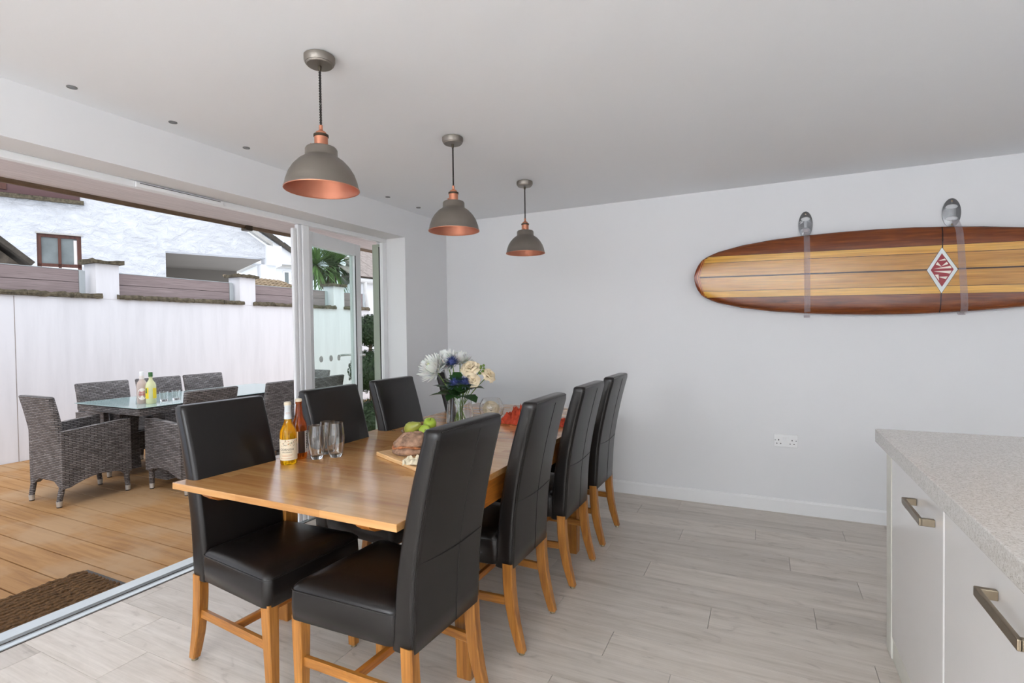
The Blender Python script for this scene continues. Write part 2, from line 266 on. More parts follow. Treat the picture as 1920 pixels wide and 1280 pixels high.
# ------------------------------------------------------------------ mesh helpers
class MB:
    def __init__(s): s.v = []; s.f = []
    def add(s, vs, fs):
        k = len(s.v); s.v += [tuple(x) for x in vs]; s.f += [tuple(i + k for i in f) for f in fs]; return s
    def box(s, x0, x1, y0, y1, z0, z1):
        return s.add([(x0, y0, z0), (x1, y0, z0), (x1, y1, z0), (x0, y1, z0), (x0, y0, z1), (x1, y0, z1), (x1, y1, z1), (x0, y1, z1)],
                     [(0, 3, 2, 1), (4, 5, 6, 7), (0, 1, 5, 4), (1, 2, 6, 5), (2, 3, 7, 6), (3, 0, 4, 7)])
    def prism(s, poly, axis, a0, a1):
        n = len(poly)
        def P(q, a):
            return {0: (a, q[0], q[1]), 1: (q[0], a, q[1]), 2: (q[0], q[1], a)}[axis]
        return s.add([P(q, a0) for q in poly] + [P(q, a1) for q in poly],
                     [tuple(range(n)), tuple(range(2 * n - 1, n - 1, -1))] + [(i, (i + 1) % n, n + (i + 1) % n, n + i) for i in range(n)])
    def loft(s, rings, cap0=True, cap1=True, closed=False):
        n = len(rings[0]); vs = [q for r in rings for q in r]; fs = []
        m = len(rings)
        for j in range(m if closed else m - 1):
            a, b = j * n, ((j + 1) % m) * n
            for i in range(n): fs.append((a + i, a + (i + 1) % n, b + (i + 1) % n, b + i))
        if not closed:
            if cap0: fs.append(tuple(range(n - 1, -1, -1)))
            if cap1: fs.append(tuple(range((m - 1) * n, m * n)))
        return s.add(vs, fs)
    def lathe(s, prof, n=24, c=(0, 0, 0), cap0=True, cap1=True):
        return s.loft([[(c[0] + r * math.cos(2 * PI * i / n), c[1] + r * math.sin(2 * PI * i / n), c[2] + z) for i in range(n)] for r, z in prof], cap0, cap1)
    def tube(s, pts, r, n=8, caps=True, closed=False):
        pts = [Vector(q) for q in pts]; rings = []; m = len(pts)
        rr = r if isinstance(r, (list, tuple)) else [r] * m
        ref = None
        for i, q in enumerate(pts):
            if closed: t = pts[(i + 1) % m] - pts[i - 1]
            else: t = pts[min(i + 1, m - 1)] - pts[max(i - 1, 0)]
            t.normalize()
            if ref is None:
                ref = t.orthogonal().normalized()
            ref = (ref - t * ref.dot(t)).normalized(); b = t.cross(ref)
            rings.append([tuple(q + (ref * math.cos(2 * PI * k / n) + b * math.sin(2 * PI * k / n)) * rr[i]) for k in range(n)])
        return s.loft(rings, caps, caps, closed)
    def grid(s, fn, nu, nv):
        vs = [fn(i / nu, j / nv) for j in range(nv + 1) for i in range(nu + 1)]
        return s.add(vs, [(j * (nu + 1) + i, j * (nu + 1) + i + 1, (j + 1) * (nu + 1) + i + 1, (j + 1) * (nu + 1) + i) for j in range(nv) for i in range(nu)])
    def sphere(s, c, r, n=14, m=9, sq=(1, 1, 1)):
        rings = []
        for j in range(m + 1):
            a = -PI / 2 + PI * (0.02 + 0.96 * j / m)
            rings.append([(c[0] + sq[0] * r * math.cos(a) * math.cos(2 * PI * i / n), c[1] + sq[1] * r * math.cos(a) * math.sin(2 * PI * i / n), c[2] + sq[2] * r * math.sin(a)) for i in range(n)])
        return s.loft(rings)
    def xf(s, M):
        s.v = [tuple(M @ Vector(q)) for q in s.v]; return s
    def mesh(s, name, mat, bevel=0, segs=2, smooth=None, fix=True):
        me = bpy.data.meshes.new(name); bm = bmesh.new()
        vs = [bm.verts.new(q) for q in s.v]
        for f in s.f:
            try: bm.faces.new([vs[i] for i in f])
            except ValueError: pass
        if fix: bmesh.ops.recalc_face_normals(bm, faces=bm.faces)
        if bevel:
            ed = [e for e in bm.edges if len(e.link_faces) == 2 and e.calc_face_angle(0) > 0.5]
            bmesh.ops.bevel(bm, geom=ed, offset=bevel, segments=segs, profile=0.5, affect='EDGES', clamp_overlap=True)
        bm.to_mesh(me); bm.free()
        if smooth is not None:
            me.polygons.foreach_set('use_smooth', [True] * len(me.polygons)); me.set_sharp_from_angle(angle=math.radians(smooth))
        for q in (mat if isinstance(mat, (list, tuple)) else [mat]): me.materials.append(MAT[q] if isinstance(q, str) else q)
        return me
    def build(s, name, mat, parent=None, **k):
        return link(name, s.mesh(name, mat, **k), parent)
def link(name, me, parent=None):
    o = bpy.data.objects.new(name, me); C.objects.link(o)
    if parent is not None: o.parent = parent
    return o
def thing(name, label, cat, loc=(0, 0, 0), rotz=0, group=None, kind=None):
    o = bpy.data.objects.new(name, None); C.objects.link(o); o.empty_display_size = 0.1
    o.location = loc; o.rotation_euler = (0, 0, rotz); return tag(o, label, cat, group, kind)
def tag(o, label, cat, group=None, kind=None):
    o['label'] = label; o['category'] = cat
    if group: o['group'] = group
    if kind: o['kind'] = kind
    return o
def struct(o, label, cat): return tag(o, label, cat, None, 'structure')
def dup(root, loc, rotz, label):
    r = root.copy(); C.objects.link(r); r.location = loc; r.rotation_euler = (0, 0, rotz); r['label'] = label
    for ch in list(root.children):
        c = ch.copy(); C.objects.link(c); c.parent = r
        for gch in list(ch.children):
            d = gch.copy(); C.objects.link(d); d.parent = c
    return r
def B(x0, x1, y0, y1, z0, z1): return MB().box(x0, x1, y0, y1, z0, z1)
def rrect(cx, cy, hx, hy, r, z, k=4):
    out = []
    for sx, sy, a0 in ((1, 1, 0), (-1, 1, PI / 2), (-1, -1, PI), (1, -1, 3 * PI / 2)):
        for i in range(k + 1):
            a = a0 + PI / 2 * i / k; out.append((cx + sx * (hx - r) + r * math.cos(a), cy + sy * (hy - r) + r * math.sin(a), z))
    return out
def text_mesh(s, size):
    cu = bpy.data.curves.new('t', 'FONT'); cu.body = s; cu.size = size; cu.align_x = 'CENTER'
    o = bpy.data.objects.new('t', cu); C.objects.link(o); dg = bpy.context.evaluated_depsgraph_get()
    me = o.evaluated_get(dg).to_mesh(); vs = [tuple(v.co) for v in me.vertices]; fs = [tuple(p.vertices) for p in me.polygons]
    o.evaluated_get(dg).to_mesh_clear(); bpy.data.objects.remove(o); bpy.data.curves.remove(cu); return vs, fs

# ------------------------------------------------------------------ room shell
H = 2.4
fl = struct(B(-0.2, 6.2, -7.8, 0.0, -0.12, -0.012).build('floor', 'slab'), 'pale grey wood-effect floor of the dining room', 'floor')
PW, PL = 0.195, 1.31
known = {0: 2.173, 1: 1.909, 2: 2.705, 3: 2.265, 4: 2.888, 5: 1.888, 6: 2.162, 7: 2.97, 8: 2.527, 9: 1.842, 10: 2.152, 11: 2.428, 14: 0.158, 15: 0.386}
full = None
for row in range(-1, 40):
    y1 = -0.048 - PW * row; y0 = y1 - PW
    y1 = min(y1, 0.0)
    if y0 < -7.8: y0 = -7.8
    if y1 - y0 < 0.01: continue
    j = known.get(row, 0.3 + (row * 0.47) % PL); x = j - PL * 8
    while x < 6.2:
        a, b = max(x, -0.195), min(x + PL, 6.2); x += PL
        if b - a < 0.02: continue
        isfull = b - a > PL - 0.001 and y1 - y0 > PW - 0.001
        gx, gy = 0.0010, 0.0006
        if isfull and full: me = full
        else:
            hx, hy = (b - a) / 2 - gx, (y1 - y0) / 2 - gy
            me = B(-hx, hx, -hy, hy, -0.011, 0.0).mesh('plank', 'plank')
            if isfull: full = me
        o = link('plank', me, fl); o.location = ((a + b) / 2, (y0 + y1) / 2, 0)
struct(B(-0.45, 6.4, -8.0, 0.2, H, H + 0.25).build('ceiling', 'ceil'), 'flat white plaster ceiling', 'ceiling')
struct(B(-0.45, 6.4, 0.0, 0.2, -0.12, H).build('wall_back', 'wall'), 'white wall behind the surfboard', 'wall')
mb = B(-0.31, 0, -0.6436, 0.0, -0.12, H); mb.box(-0.31, 0, -4.6, -0.6436, 2.166, H); mb.box(-0.31, 0, -7.8, -4.6, -0.12, H)
struct(mb.build('wall_left', 'wall'), 'white wall around the wide patio door opening', 'wall')
mb = B(6.2, 6.4, -7.8, -6.7, -0.12, H); mb.box(6.2, 6.4, -3.7, 0, -0.12, H); mb.box(6.2, 6.4, -6.7, -3.7, -0.12, 0.6); mb.box(6.2, 6.4, -6.7, -3.7, 2.1, H)
struct(mb.build('wall_right', 'wall'), 'white wall on the kitchen side', 'wall')
mb = B(-0.45, 0.7, -8.0, -7.8, -0.12, H); mb.box(5.3, 6.4, -8.0, -7.8, -0.12, H); mb.box(0.7, 5.3, -8.0, -7.8, -0.12, 0.25); mb.box(0.7, 5.3, -8.0, -7.8, 2.25, H)
struct(mb.build('wall_rear', 'wall'), 'white wall behind the photographer', 'wall')
# skirting with a chamfered top
sk = lambda: [(0, 0), (-0.018, 0), (-0.018, 0.086), (-0.010, 0.100), (0, 0.100)]
mb = MB().prism(sk(), 0, 0.0, 6.2); struct(mb.build('baseboard_back', 'trimw', smooth=20), 'white skirting board under the surfboard wall', 'skirting board')
mb = MB().prism([(-a, b) for a, b in sk()], 1, -0.6436, -0.018); struct(mb.build('baseboard_left', 'trimw', smooth=20), 'short white skirting board beside the patio door', 'skirting board')

# ------------------------------------------------------------------ patio door
d1 = struct(bpy.data.objects.new('door_1', None), 'white framed patio door with wide folded-back opening', 'door'); C.objects.link(d1)
FX0, FX1 = -0.34, -0.2
mb = B(-0.235, FX1, -4.6, -0.6436, 2.132, 2.166); mb.box(-0.275, -0.235, -4.6, -0.6436, 2.142, 2.166); mb.build('frame_head', 'upvc', d1, bevel=0.003)
mb = B(-0.232, FX1, -0.70, -0.6436, -0.03, 2.132); mb.box(-0.226, -0.207, -0.706, -0.70, 0.0, 2.13); mb.build('frame_jamb', 'upvc', d1, bevel=0.003)
B(-0.240, -0.232, -0.703, -0.65, 0.0, 2.094).build('gasket', 'gasket', d1)
B(-0.308, -0.240, -0.702, -0.6436, -0.03, 2.118).build('outer_rebate', 'sage', d1)
B(FX0, FX1, -4.6, -4.53, -0.03, 2.118).build('frame_jamb', 'upvc', d1, bevel=0.004)
mb = B(-0.265, FX1, -1.560, -1.498, 0.01, 2.132); mb.build('mullion', 'upvc', d1, bevel=0.005)
B(-0.242, FX1 - 0.010, -1.595, -1.564, 0.012, 2.13).build('mullion_bead', 'upvc', d1, bevel=0.006)
B(-0.240, -0.214, -1.634, -1.599, 0.012, 2.10).build('closing_stile', 'upvc', d1, bevel=0.008)
th = MB().prism([(-0.35, -0.03), (-0.2, -0.03), (-0.2, 0.006), (-0.222, 0.010), (-0.225, 0.002), (-0.262, 0.002), (-0.266, 0.016), (-0.335, 0.022), (-0.35, 0.016)], 1, -4.6, -0.6436)
th.build('threshold', 'alu', d1)
B(-0.261, -0.256, -4.6, -1.66, 0.0022, 0.004).build('brush_seal', 'cork', d1)
B(-0.2, -0.195, -4.6, -0.6436, -0.011, 0.001).build('joint_strip', 'cork', d1)
mb = B(-0.2, -0.186, -2.66, -2.17, 2.132, 2.160); mb.build('trickle_vent', 'upvc', d1, bevel=0.004)
B(-0.186, -0.184, -2.64, -2.19, 2.152, 2.155).build('vent_slot', 'gasket', d1)
# the hinged leaf, ajar outwards
LW, LH0, LH1 = 0.748, 0.03, 2.112
lf = B(-0.03, 0.03, 0, 0.07, LH0, LH1); lf.box(-0.03, 0.03, LW - 0.085, LW, LH0, LH1); lf.box(-0.03, 0.03, 0.07, LW - 0.085, LH1 - 0.10, LH1); lf.box(-0.03, 0.03, 0.07, LW - 0.085, LH0, LH0 + 0.16)
leaf = lf.build('door_leaf', 'upvc', d1, bevel=0.004); leaf.location = (-0.275, -1.492, 0); leaf.rotation_euler = (0, 0, math.radians(11.6))
B(-0.006, 0.006, 0.07, LW - 0.085, LH0 + 0.16, LH1 - 0.10).build('pane', 'pane', leaf)
mb = B(0.028, 0.033, LW - 0.092, LW - 0.085, LH0 + 0.16, LH1 - 0.10); mb.build('glazing_gasket', 'gasket', leaf)
for t in (0.185, 0.315, 0.425):
    mb = MB(); mb.lathe([(0.0245, 0), (0.0245, 0.001)], 20); mb.xf(Matrix.Translation((0.0062, t, 1.155)) @ Matrix.Rotation(PI / 2, 4, 'Y')); mb.build('etched_dot', 'dot', leaf)
for sx in (1, -1):
    h = MB(); xs = 0.03 * sx
    h.box(min(xs, xs + 0.012 * sx), max(xs, xs + 0.012 * sx), LW - 0.056, LW - 0.028, 1.00, 1.24)
    h.tube([(xs + 0.006 * sx, LW - 0.042, 1.165), (xs + 0.045 * sx, LW - 0.042, 1.165), (xs + 0.055 * sx, LW - 0.055, 1.165), (xs + 0.055 * sx, LW - 0.165 if sx < 0 else LW - 0.115, 1.165)], [0.010, 0.010, 0.010, 0.009], 10)
    h.build('lever_handle', 'plastic', leaf, smooth=40)
for z in (0.3, 1.1, 1.9):
    mb = MB(); mb.tube([(0.034, -0.006, z - 0.045), (0.034, -0.006, z + 0.045)], 0.009, 10); mb.build('hinge', 'upvc', leaf, smooth=40)

# unseen windows behind the camera, added only for the fill light
for nm, box, lab in (('added_window_1', (0.7, 5.3, -7.9, -7.84, 0.25, 2.25), 'wide unseen window added behind the photographer for the light'), ('added_window_2', (6.27, 6.33, -6.7, -3.7, 0.6, 2.1), 'unseen side window added behind the photographer for the light')):
    wn = struct(bpy.data.objects.new(nm, None), lab, 'window'); C.objects.link(wn); x0, x1, y0, y1, z0, z1 = box
    f = MB(); t = 0.06
    if x1 - x0 > 1:
        f.box(x0, x1, y0, y1, z0, z0 + t); f.box(x0, x1, y0, y1, z1 - t, z1)
        for q in (x0, (x0 + x1) / 2 - t / 2, x1 - t): f.box(q, q + t, y0, y1, z0 + t, z1 - t)
    else:
        f.box(x0, x1, y0, y1, z0, z0 + t); f.box(x0, x1, y0, y1, z1 - t, z1)
        for q in (y0, (y0 + y1) / 2 - t / 2, y1 - t): f.box(x0, x1, q, q + t, z0 + t, z1 - t)
    f.build('window_frame', 'upvc', wn)

# ------------------------------------------------------------------ outdoor setting
DZ = -0.03
dk = struct(B(-5.2, -0.36, -5.0, 6.0, -0.3, DZ - 0.03).build('deck', 'slab'), 'brown timber patio deck with pale dried stains', 'deck')
DP = 0.1855; me = B(-2.19, 2.19, -DP / 2 + 0.0035, DP / 2 - 0.0035, -0.025, 0).mesh('deck_board', 'deck', bevel=0.002, segs=1)
k = -14
while True:
    y = -2.203 + DP * (k + 0.5); k += 1
    if y > 5.5: break
    o = link('deck_board', me, dk); o.location = (-0.352 - 2.19, y, DZ)

GX = -4.74
gw = struct(B(GX - 0.3, GX, -5.0, 4.3, -0.1, 1.83).build('wall_garden', 'gwall'), 'tall white rendered garden wall with piers and slate coping', 'garden wall')
B(GX, GX + 0.0015, -1.476, -1.470, DZ, 1.82).build('render_joint', 'slate', gw)
piers = [(-0.68, -0.42), (1.30, 1.58), (3.30, 3.58)]
for a, b in piers:
    pr = B(GX - 0.26, GX + 0.004, a, b, 1.83, 2.27).build('pier', 'gwall', gw)
    rr = random.Random(int(a * 100))
    for q in range(2):
        m0 = a - 0.05 + q * (b - a + 0.1) / 2; m1 = m0 + (b - a + 0.1) / 2 - 0.004
        mb = MB(); mb.grid(lambda u, v: (GX - 0.30 + u * 0.35, m0 + v * (m1 - m0), 2.315 + 0.014 * rr.uniform(-1, 1)), 3, 4)
        top = list(mb.v); mb.v += [(x, y, 2.27 + 0.006 * rr.uniform(-1, 1)) for x, y, z in top]; n0 = len(top)
        mb.f += [tuple(i + n0 for i in reversed(f)) for f in mb.f[:]]
        ring = [i for i in range(4)] + [3 + 4 * j for j in range(1, 5)] + [16 + i for i in (2, 1, 0)] + [4 * j for j in (3, 2, 1)]
        mb.f += [(ring[i], ring[(i + 1) % len(ring)], ring[(i + 1) % len(ring)] + n0, ring[i] + n0) for i in range(len(ring))]
        mb.build('cap_stone', 'slatecop', pr)
secs = [(-5.0, -0.62), (1.58 - 1.16 * 1.72, 1.36), (1.53, 3.36), (3.56, 4.3)]
secs[1] = (-0.45, 1.36)
def coping(y0, y1, rr):
    mb = MB(); n = max(3, int((y1 - y0) / 0.04)); rings = []
    for i in range(n + 1):
        y = y0 + (y1 - y0) * i / n; e = 0.010 * rr.uniform(-1, 1); t = 0.012 * rr.uniform(-1, 1); b_ = 0.006 * rr.uniform(-1, 1)
        rings.append([(GX + 0.035 + e, y, 1.83 + b_), (GX + 0.038 + e, y, 1.858), (GX + 0.028 + e, y, 1.888 + t), (GX - 0.2, y, 1.892 + t * 0.5), (GX - 0.2, y, 1.83)])
    return mb.loft(rings)
rr = random.Random(3)
for a, b in secs:
    y = a
    while y < b - 0.02:
        e = min(b, y + rr.uniform(0.38, 0.6))
        if b - e < 0.2: e = b
        coping(y, e - 0.003, rr).build('coping_stone', 'slatecop', gw); y = e
fl_lab = ['mauve two-board fence panel left of the first white pier', 'mauve two-board fence panel between the first and second white piers', 'mauve two-board fence panel behind the white door post', 'short mauve fence panel at the far end of the garden wall']
for (a, b), lab in zip([(-5.0, -0.76), (-0.42, 1.25), (1.58, 3.24), (3.58, 4.28)], fl_lab):
    t = thing('fence_panel', lab, 'fence', (GX - 0.13, (a + b) / 2, 1.885), group='mauve fence panels on the garden wall')
    hl = (b - a) / 2
    for z0, z1 in ((0.0, 0.140), (0.145, 0.290)):
        B(-0.012, 0.012, -hl, hl - 0.045, z0, z1).build('board', 'mauve', t, bevel=0.002, segs=1)
    B(-0.013, -0.002, -hl, hl - 0.045, 0.136, 0.149).build('joint_strip', 'gasket', t)
    B(-0.016, 0.016, -hl, hl, 0.290, 0.298).build('top_cap', 'greypost', t)
    B(-0.03, 0.025, hl - 0.045, hl + 0.02, 0.0, 0.292).build('post', 'greypost', t, bevel=0.006)
# canopy outside above the door
cn = thing('canopy', 'beige boarded canopy soffit with brown front rail above the patio door', 'canopy', (-0.312, -2.0, 2.268))
for q in range(2):
    B(-0.415 - 0.415 * q, -0.003 - 0.415 * q, -3.0, 2.9, 0, 0.03).build('soffit_board', 'soffit', cn)
mb = MB(); mb.tube([(-0.852, -3.0, -0.002), (-0.852, 2.9, -0.002)], 0.024, 10); mb.build('front_rail', 'brownrail', cn, smooth=40)
B(-0.875, -0.832, -3.0, 2.9, 0.022, 0.09).build('fascia', 'soffit', cn)
mb = B(-0.887, -0.817, 0.70, 0.76, -0.04, 0.025); mb.build('rail_bracket', 'darkmetal', cn, bevel=0.004)

# doormat
dm = thing('doormat', 'brown ribbed coir doormat outside the patio door', 'doormat', (-0.6, -3.13, DZ))
B(-0.235, 0.245, -0.52, 0.502, 0, 0.008).build('rubber_base', 'mat_edge', dm)
rr = random.Random(5)
for q in range(12):
    x = -0.225 + q * 0.036; n = 60
    rings = []
    for i in range(n + 1):
        y = -0.515 + 0.985 * i / n; hgt = 0.026 + 0.005 * rr.uniform(-1, 1); e = 0.003 * rr.uniform(-1, 1)
        rings.append([(x + e, y, 0.008), (x + 0.034 + e, y, 0.008), (x + 0.028 + e, y, hgt * 0.85), (x + 0.017 + e, y, hgt), (x + 0.005 + e, y, hgt * 0.8)])
    MB().loft(rings).build('coir_rib', 'coir', dm)

# ------------------------------------------------------------------ neighbouring houses
ha = thing('stucco_house', 'white rough-stucco house with brown window and open carport above the garden wall', 'building', (-10.0, 6.035, 0), math.radians(64.8))
mb = MB()
mb.prism([(-9, 0), (-4.82, 0), (-4.82, 7.1), (-9, 8.5)], 1, 0, 0.35)
mb.prism([(-4.82, 0), (-4.04, 0), (-4.04, 2.82), (-4.82, 2.82)], 1, 0, 0.35)
mb.prism([(-4.82, 3.72), (-4.04, 3.72), (-4.04, 6.6), (-4.82, 7.1)], 1, 0, 0.35)
mb.prism([(-4.04, 0), (-2.38, 0), (-2.38, 5.5), (-4.04, 6.6)], 1, 0, 0.35)
mb.prism([(-2.38, 3.525), (0.03, 3.525), (0.03, 3.87), (-2.38, 5.5)], 1, 0, 0.35)
mb.prism([(-2.38, 0), (0.03, 0), (0.03, 2.2), (-2.38, 2.2)], 1, 0, 0.35)
mb.build('wall', 'stucco', ha)
mb = B(-2.6, 0.0, 0.35, 4.0, 3.525, 3.7); mb.box(-2.6, -2.38, 0.35, 4.0, 2.0, 3.525); mb.box(-2.38, 0.0, 3.8, 4.0, 2.0, 3.525); mb.build('carport_lining', 'shade_int', ha)
mb = B(-0.14, 0.27, -0.05, 0.40, 2.0, 3.34); mb.build('pillar', 'whitewash', ha, bevel=0.03)
mb = B(0.0, 0.40, -0.14, 0.5, 3.32, 3.88); mb.build('eaves_box', 'whitewash', ha)
mb = MB().prism([(0.16, 3.86), (0.16, 3.96), (-2.4, 5.66), (-2.4, 5.55)], 1, -0.16, 0.05); mb.build('verge_board', 'verge', ha)
wf = MB()
x0, x1, z0, z1 = -4.82, -4.04, 2.82, 3.72
for a, b, c_, d_ in ((x0, x1, z0, z0 + 0.07), (x0, x1, z1 - 0.07, z1), (x0, x0 + 0.075, z0 + 0.07, z1 - 0.07), (x1 - 0.075, x1, z0 + 0.07, z1 - 0.07), ((x0 + x1) / 2 - 0.028, (x0 + x1) / 2 + 0.028, z0 + 0.07, z1 - 0.07), (x0, x1, 2.98, 3.05)): wf.box(a, b, 0.02, 0.09, c_, d_)
wo_ = wf.build('window', 'brownframe', ha)
for a, b in ((x0 + 0.06, -4.45), (-4.405, x1 - 0.06)): B(a, b, 0.06, 0.065, 3.05, z1 - 0.07).build('pane', 'winpane', wo_)
B(-4.18, -4.12, 0.045, 0.055, 3.06, 3.62).build('curtain', 'whitelabel', wo_)
B(x0 - 0.02, x1 + 0.03, -0.03, 0.05, z1, z1 + 0.03).build('window_head', 'verge', ha)
uw = B(-6.5, -4.04, -0.02, 0.06, 4.56, 5.4).build('upper_window', 'maroon', ha)
B(-6.4, -5.28, -0.04, -0.02, 4.62, 5.3).build('window_sash', 'brownframe', uw)
mb = MB(); rr = random.Random(8); rings = []
for i in range(31):
    x = -6.6 + 2.63 * i / 30; e = rr.uniform(-0.012, 0.012); rings.append([(x, -0.12 + e, 4.455 + e), (x, -0.12 + e, 4.535), (x, 0.05, 4.55), (x, 0.05, 4.455)])
mb.loft(rings).build('slate_sill', 'slatecop', ha)

hb = thing('gable_house', 'white gabled house with dark slate verge behind the stucco house', 'building', (-10.0 - 0.905 * 1.5, 6.035 + 0.426 * 1.5, 0), math.radians(64.8))
mb = MB().prism([(-1.5, 3.58), (1.9, 3.58), (1.9, 3.45), (0.26, 4.52), (-1.5, 5.6)], 1, 0, 0.3); mb.build('gable_wall', 'whitewash', hb)
B(0.75, 1.9, 0.05, 0.6, 3.5, 3.6).build('eaves_soffit', 'verge', hb)
sl = (0.12, 0.0, 0.0)
for q in range(9):
    t0 = -0.5 + q * 0.27; x = 0.26 + t0; z = 4.52 - 0.655 * t0
    mb = MB().prism([(x, z), (x + 0.30, z - 0.19), (x + 0.36, z - 0.10), (x + 0.06, z + 0.12)], 1, -0.12 - 0.01 * (q % 3), 1.5 + 0.01 * (q % 3)); mb.build('verge_slate', 'slate_dark', hb)

hc = thing('pale_house', 'distant pale blue-white house with a narrow window under its eaves', 'building', (-10.0 - 0.905 * 7, 6.035 + 0.426 * 7, 0), math.radians(64.8))
mb = B(1.4, 5.0, 0, 3, 0, 4.17); mb.build('wall', 'whitewash', hc)
B(1.2, 5.2, -0.3, 3.2, 4.17, 4.28).build('roof', 'verge', hc)
wc = B(2.36, 2.66, -0.03, 0.02, 3.3, 4.0).build('window', 'plastic', hc)
B(2.43, 2.58, -0.04, -0.03, 3.38, 3.94).build('pane', 'winpane', wc)

# low outbuilding with a clay tile roof just beyond the wall
ob = thing('tiled_outbuilding', 'low outbuilding with brown clay-tile roof just beyond the garden wall', 'building', (-6.15, 2.72, -0.09))
B(-0.9, -0.1, 0.1, 1.3, 0, 2.26).build('wall', 'whitewash', ob)
for q in range(6):
    x = 0.06 - q * 0.17; z = 2.27 + q * 0.062
    rings = []
    for i in range(40):
        y = 1.4 * i / 39; w_ = 0.016 * math.sin(2 * PI * i / 3)
        rings.append([(x, y, z + w_), (x, y, z + 0.03 + w_), (x - 0.22, y, z + 0.09 + w_), (x - 0.22, y, z + 0.06 + w_)])
    MB().loft(rings).build('tile_course', 'tile', ob)
# stone gable of a shed at the far left
sg = thing('stone_shed', 'dark rubble stone shed gable peeping over the fence at far left', 'building', (-6.5, -0.7, 0))
mb = MB().prism([(-2.6, 0), (-0.04, 0), (-0.04, 2.36), (-1.3, 3.42), (-2.6, 2.4)], 0, -1.2, 0); mb.build('gable_wall', 'stone', sg)
for q in range(7):
    t0 = q * 0.21
    mb = MB().prism([(0.06 - t0, 2.36 + t0 * 0.84), (0.10 - t0, 2.41 + t0 * 0.84), (-0.20 - t0, 2.665 + t0 * 0.84), (-0.24 - t0, 2.61 + t0 * 0.84)], 0, -1.3 - 0.006 * (q % 3), 0.07 + 0.008 * (q % 3)); mb.build('verge_slate', 'slate_dark', sg)

# slate-roofed neighbour seen through the gap beside the open door leaf
nb = thing('slate_roof_cottage', 'white cottage with weathered slate roof seen past the open door', 'building', (-5.15, 3.9, 0))
MB().prism([(0.0, 0.45), (0.0, 4.2), (-3.0, 4.2), (-3.0, 3.1)], 2, 0, 2.55).build('wall', 'whitewash', nb)
B(0.0, 0.05, 0.4, 4.2, 2.42, 2.56).build('fascia', 'pipe', nb)
mb = MB(); mb.tube([(0.12, 0.2, 2.50), (0.12, 4.2, 2.50)], 0.055, 10); mb.build('gutter', 'pipe', nb, smooth=40)
mb = MB(); mb.tube([(0.12, 0.62, 2.47), (0.12, 0.62, 2.33), (0.10, 0.64, 2.24), (0.05, 0.76, 2.0), (0.05, 0.80, 1.85), (0.05, 0.80, 0.0)], 0.04, 10); mb.build('downpipe', 'pipe', nb, smooth=40)
B(-0.05, 0.16, 0.1, 4.3, 2.535, 2.56).build('eaves_board', 'slate_dark', nb)
me = MB().prism([(0, 0), (-0.36, 0.222), (-0.352, 0.234), (0.008, 0.012)], 1, 0.004, 0.286).mesh('slate', 'slate')
for r_ in range(7):
    for q in range(r_, 13):
        o = link('slate', me, nb); o.location = (0.2 - r_ * 0.255, 0.1 + q * 0.29 + (0.145 if r_ % 2 else 0), 2.565 + r_ * 0.157 + random.uniform(-0.004, 0.004))
MB().add([(0.15, 0.2, 2.56), (0.15, 4.2, 2.56), (-1.7, 4.2, 3.70), (-1.7, 2.3, 3.70), (-3.0, 2.9, 2.56), (-3.0, 4.2, 2.56)], [(0, 1, 2, 3), (0, 3, 4), (4, 3, 2, 5), (1, 5, 2), (0, 4, 5, 1)]).build('roof_deck', 'slate_dark', nb)

# ------------------------------------------------------------------ plants outside
def palm(label, loc, heads, seed):
    rr = random.Random(seed); t = thing('cordyline_palm', label, 'palm tree', loc)
    tr = MB(); tr.tube([(0, 0, 0), (0.02, 0, 1.2), (0, 0.03, 2.25)], [0.11, 0.09, 0.08], 10); tk = tr.build('trunk', 'bark', t, smooth=50)
    for hx, hy, hz, n in heads:
        b = MB(); b.tube([(0, 0.03, 2.2), (hx * 0.5, hy * 0.6, 2.2 + (hz - 2.2) * 0.5), (hx, hy, hz)], [0.07, 0.06, 0.05], 8); b.build('branch', 'bark', t, smooth=50)
        m_ = MB()
        for i in range(n):
            az = rr.uniform(0, 2 * PI); el = rr.uniform(-0.9, 1.35); ln = rr.uniform(0.45, 0.68); droop = 0.28 * (1 - el / 1.6) * rr.uniform(0.6, 1.2)
            dx, dy = math.cos(az) * math.cos(el), math.sin(az) * math.cos(el); dz = math.sin(el); sx, sy = -math.sin(az), math.cos(az)
            ps = []
            for k_ in range(6):
                u = k_ / 5; wd = 0.020 * math.sin(PI * (0.12 + 0.86 * u)) + 0.001
                cx, cy, cz = hx + dx * ln * u, hy + dy * ln * u, hz + dz * ln * u - droop * u * u * ln
                ps += [(cx + sx * wd, cy + sy * wd, cz), (cx - sx * wd, cy - sy * wd, cz)]
            m_.add(ps, [(2 * k_, 2 * k_ + 1, 2 * k_ + 3, 2 * k_ + 2) for k_ in range(5)])
        m_.build('frond_head', 'frond', t, fix=False)
palm('spiky green cordyline palm seen through the glazed door leaf', (-5.6, 4.02, 0), [(0.0, 0.10, 2.80, 170), (0.05, -0.38, 2.77, 150), (-0.1, 0.38, 2.90, 110)], 4)
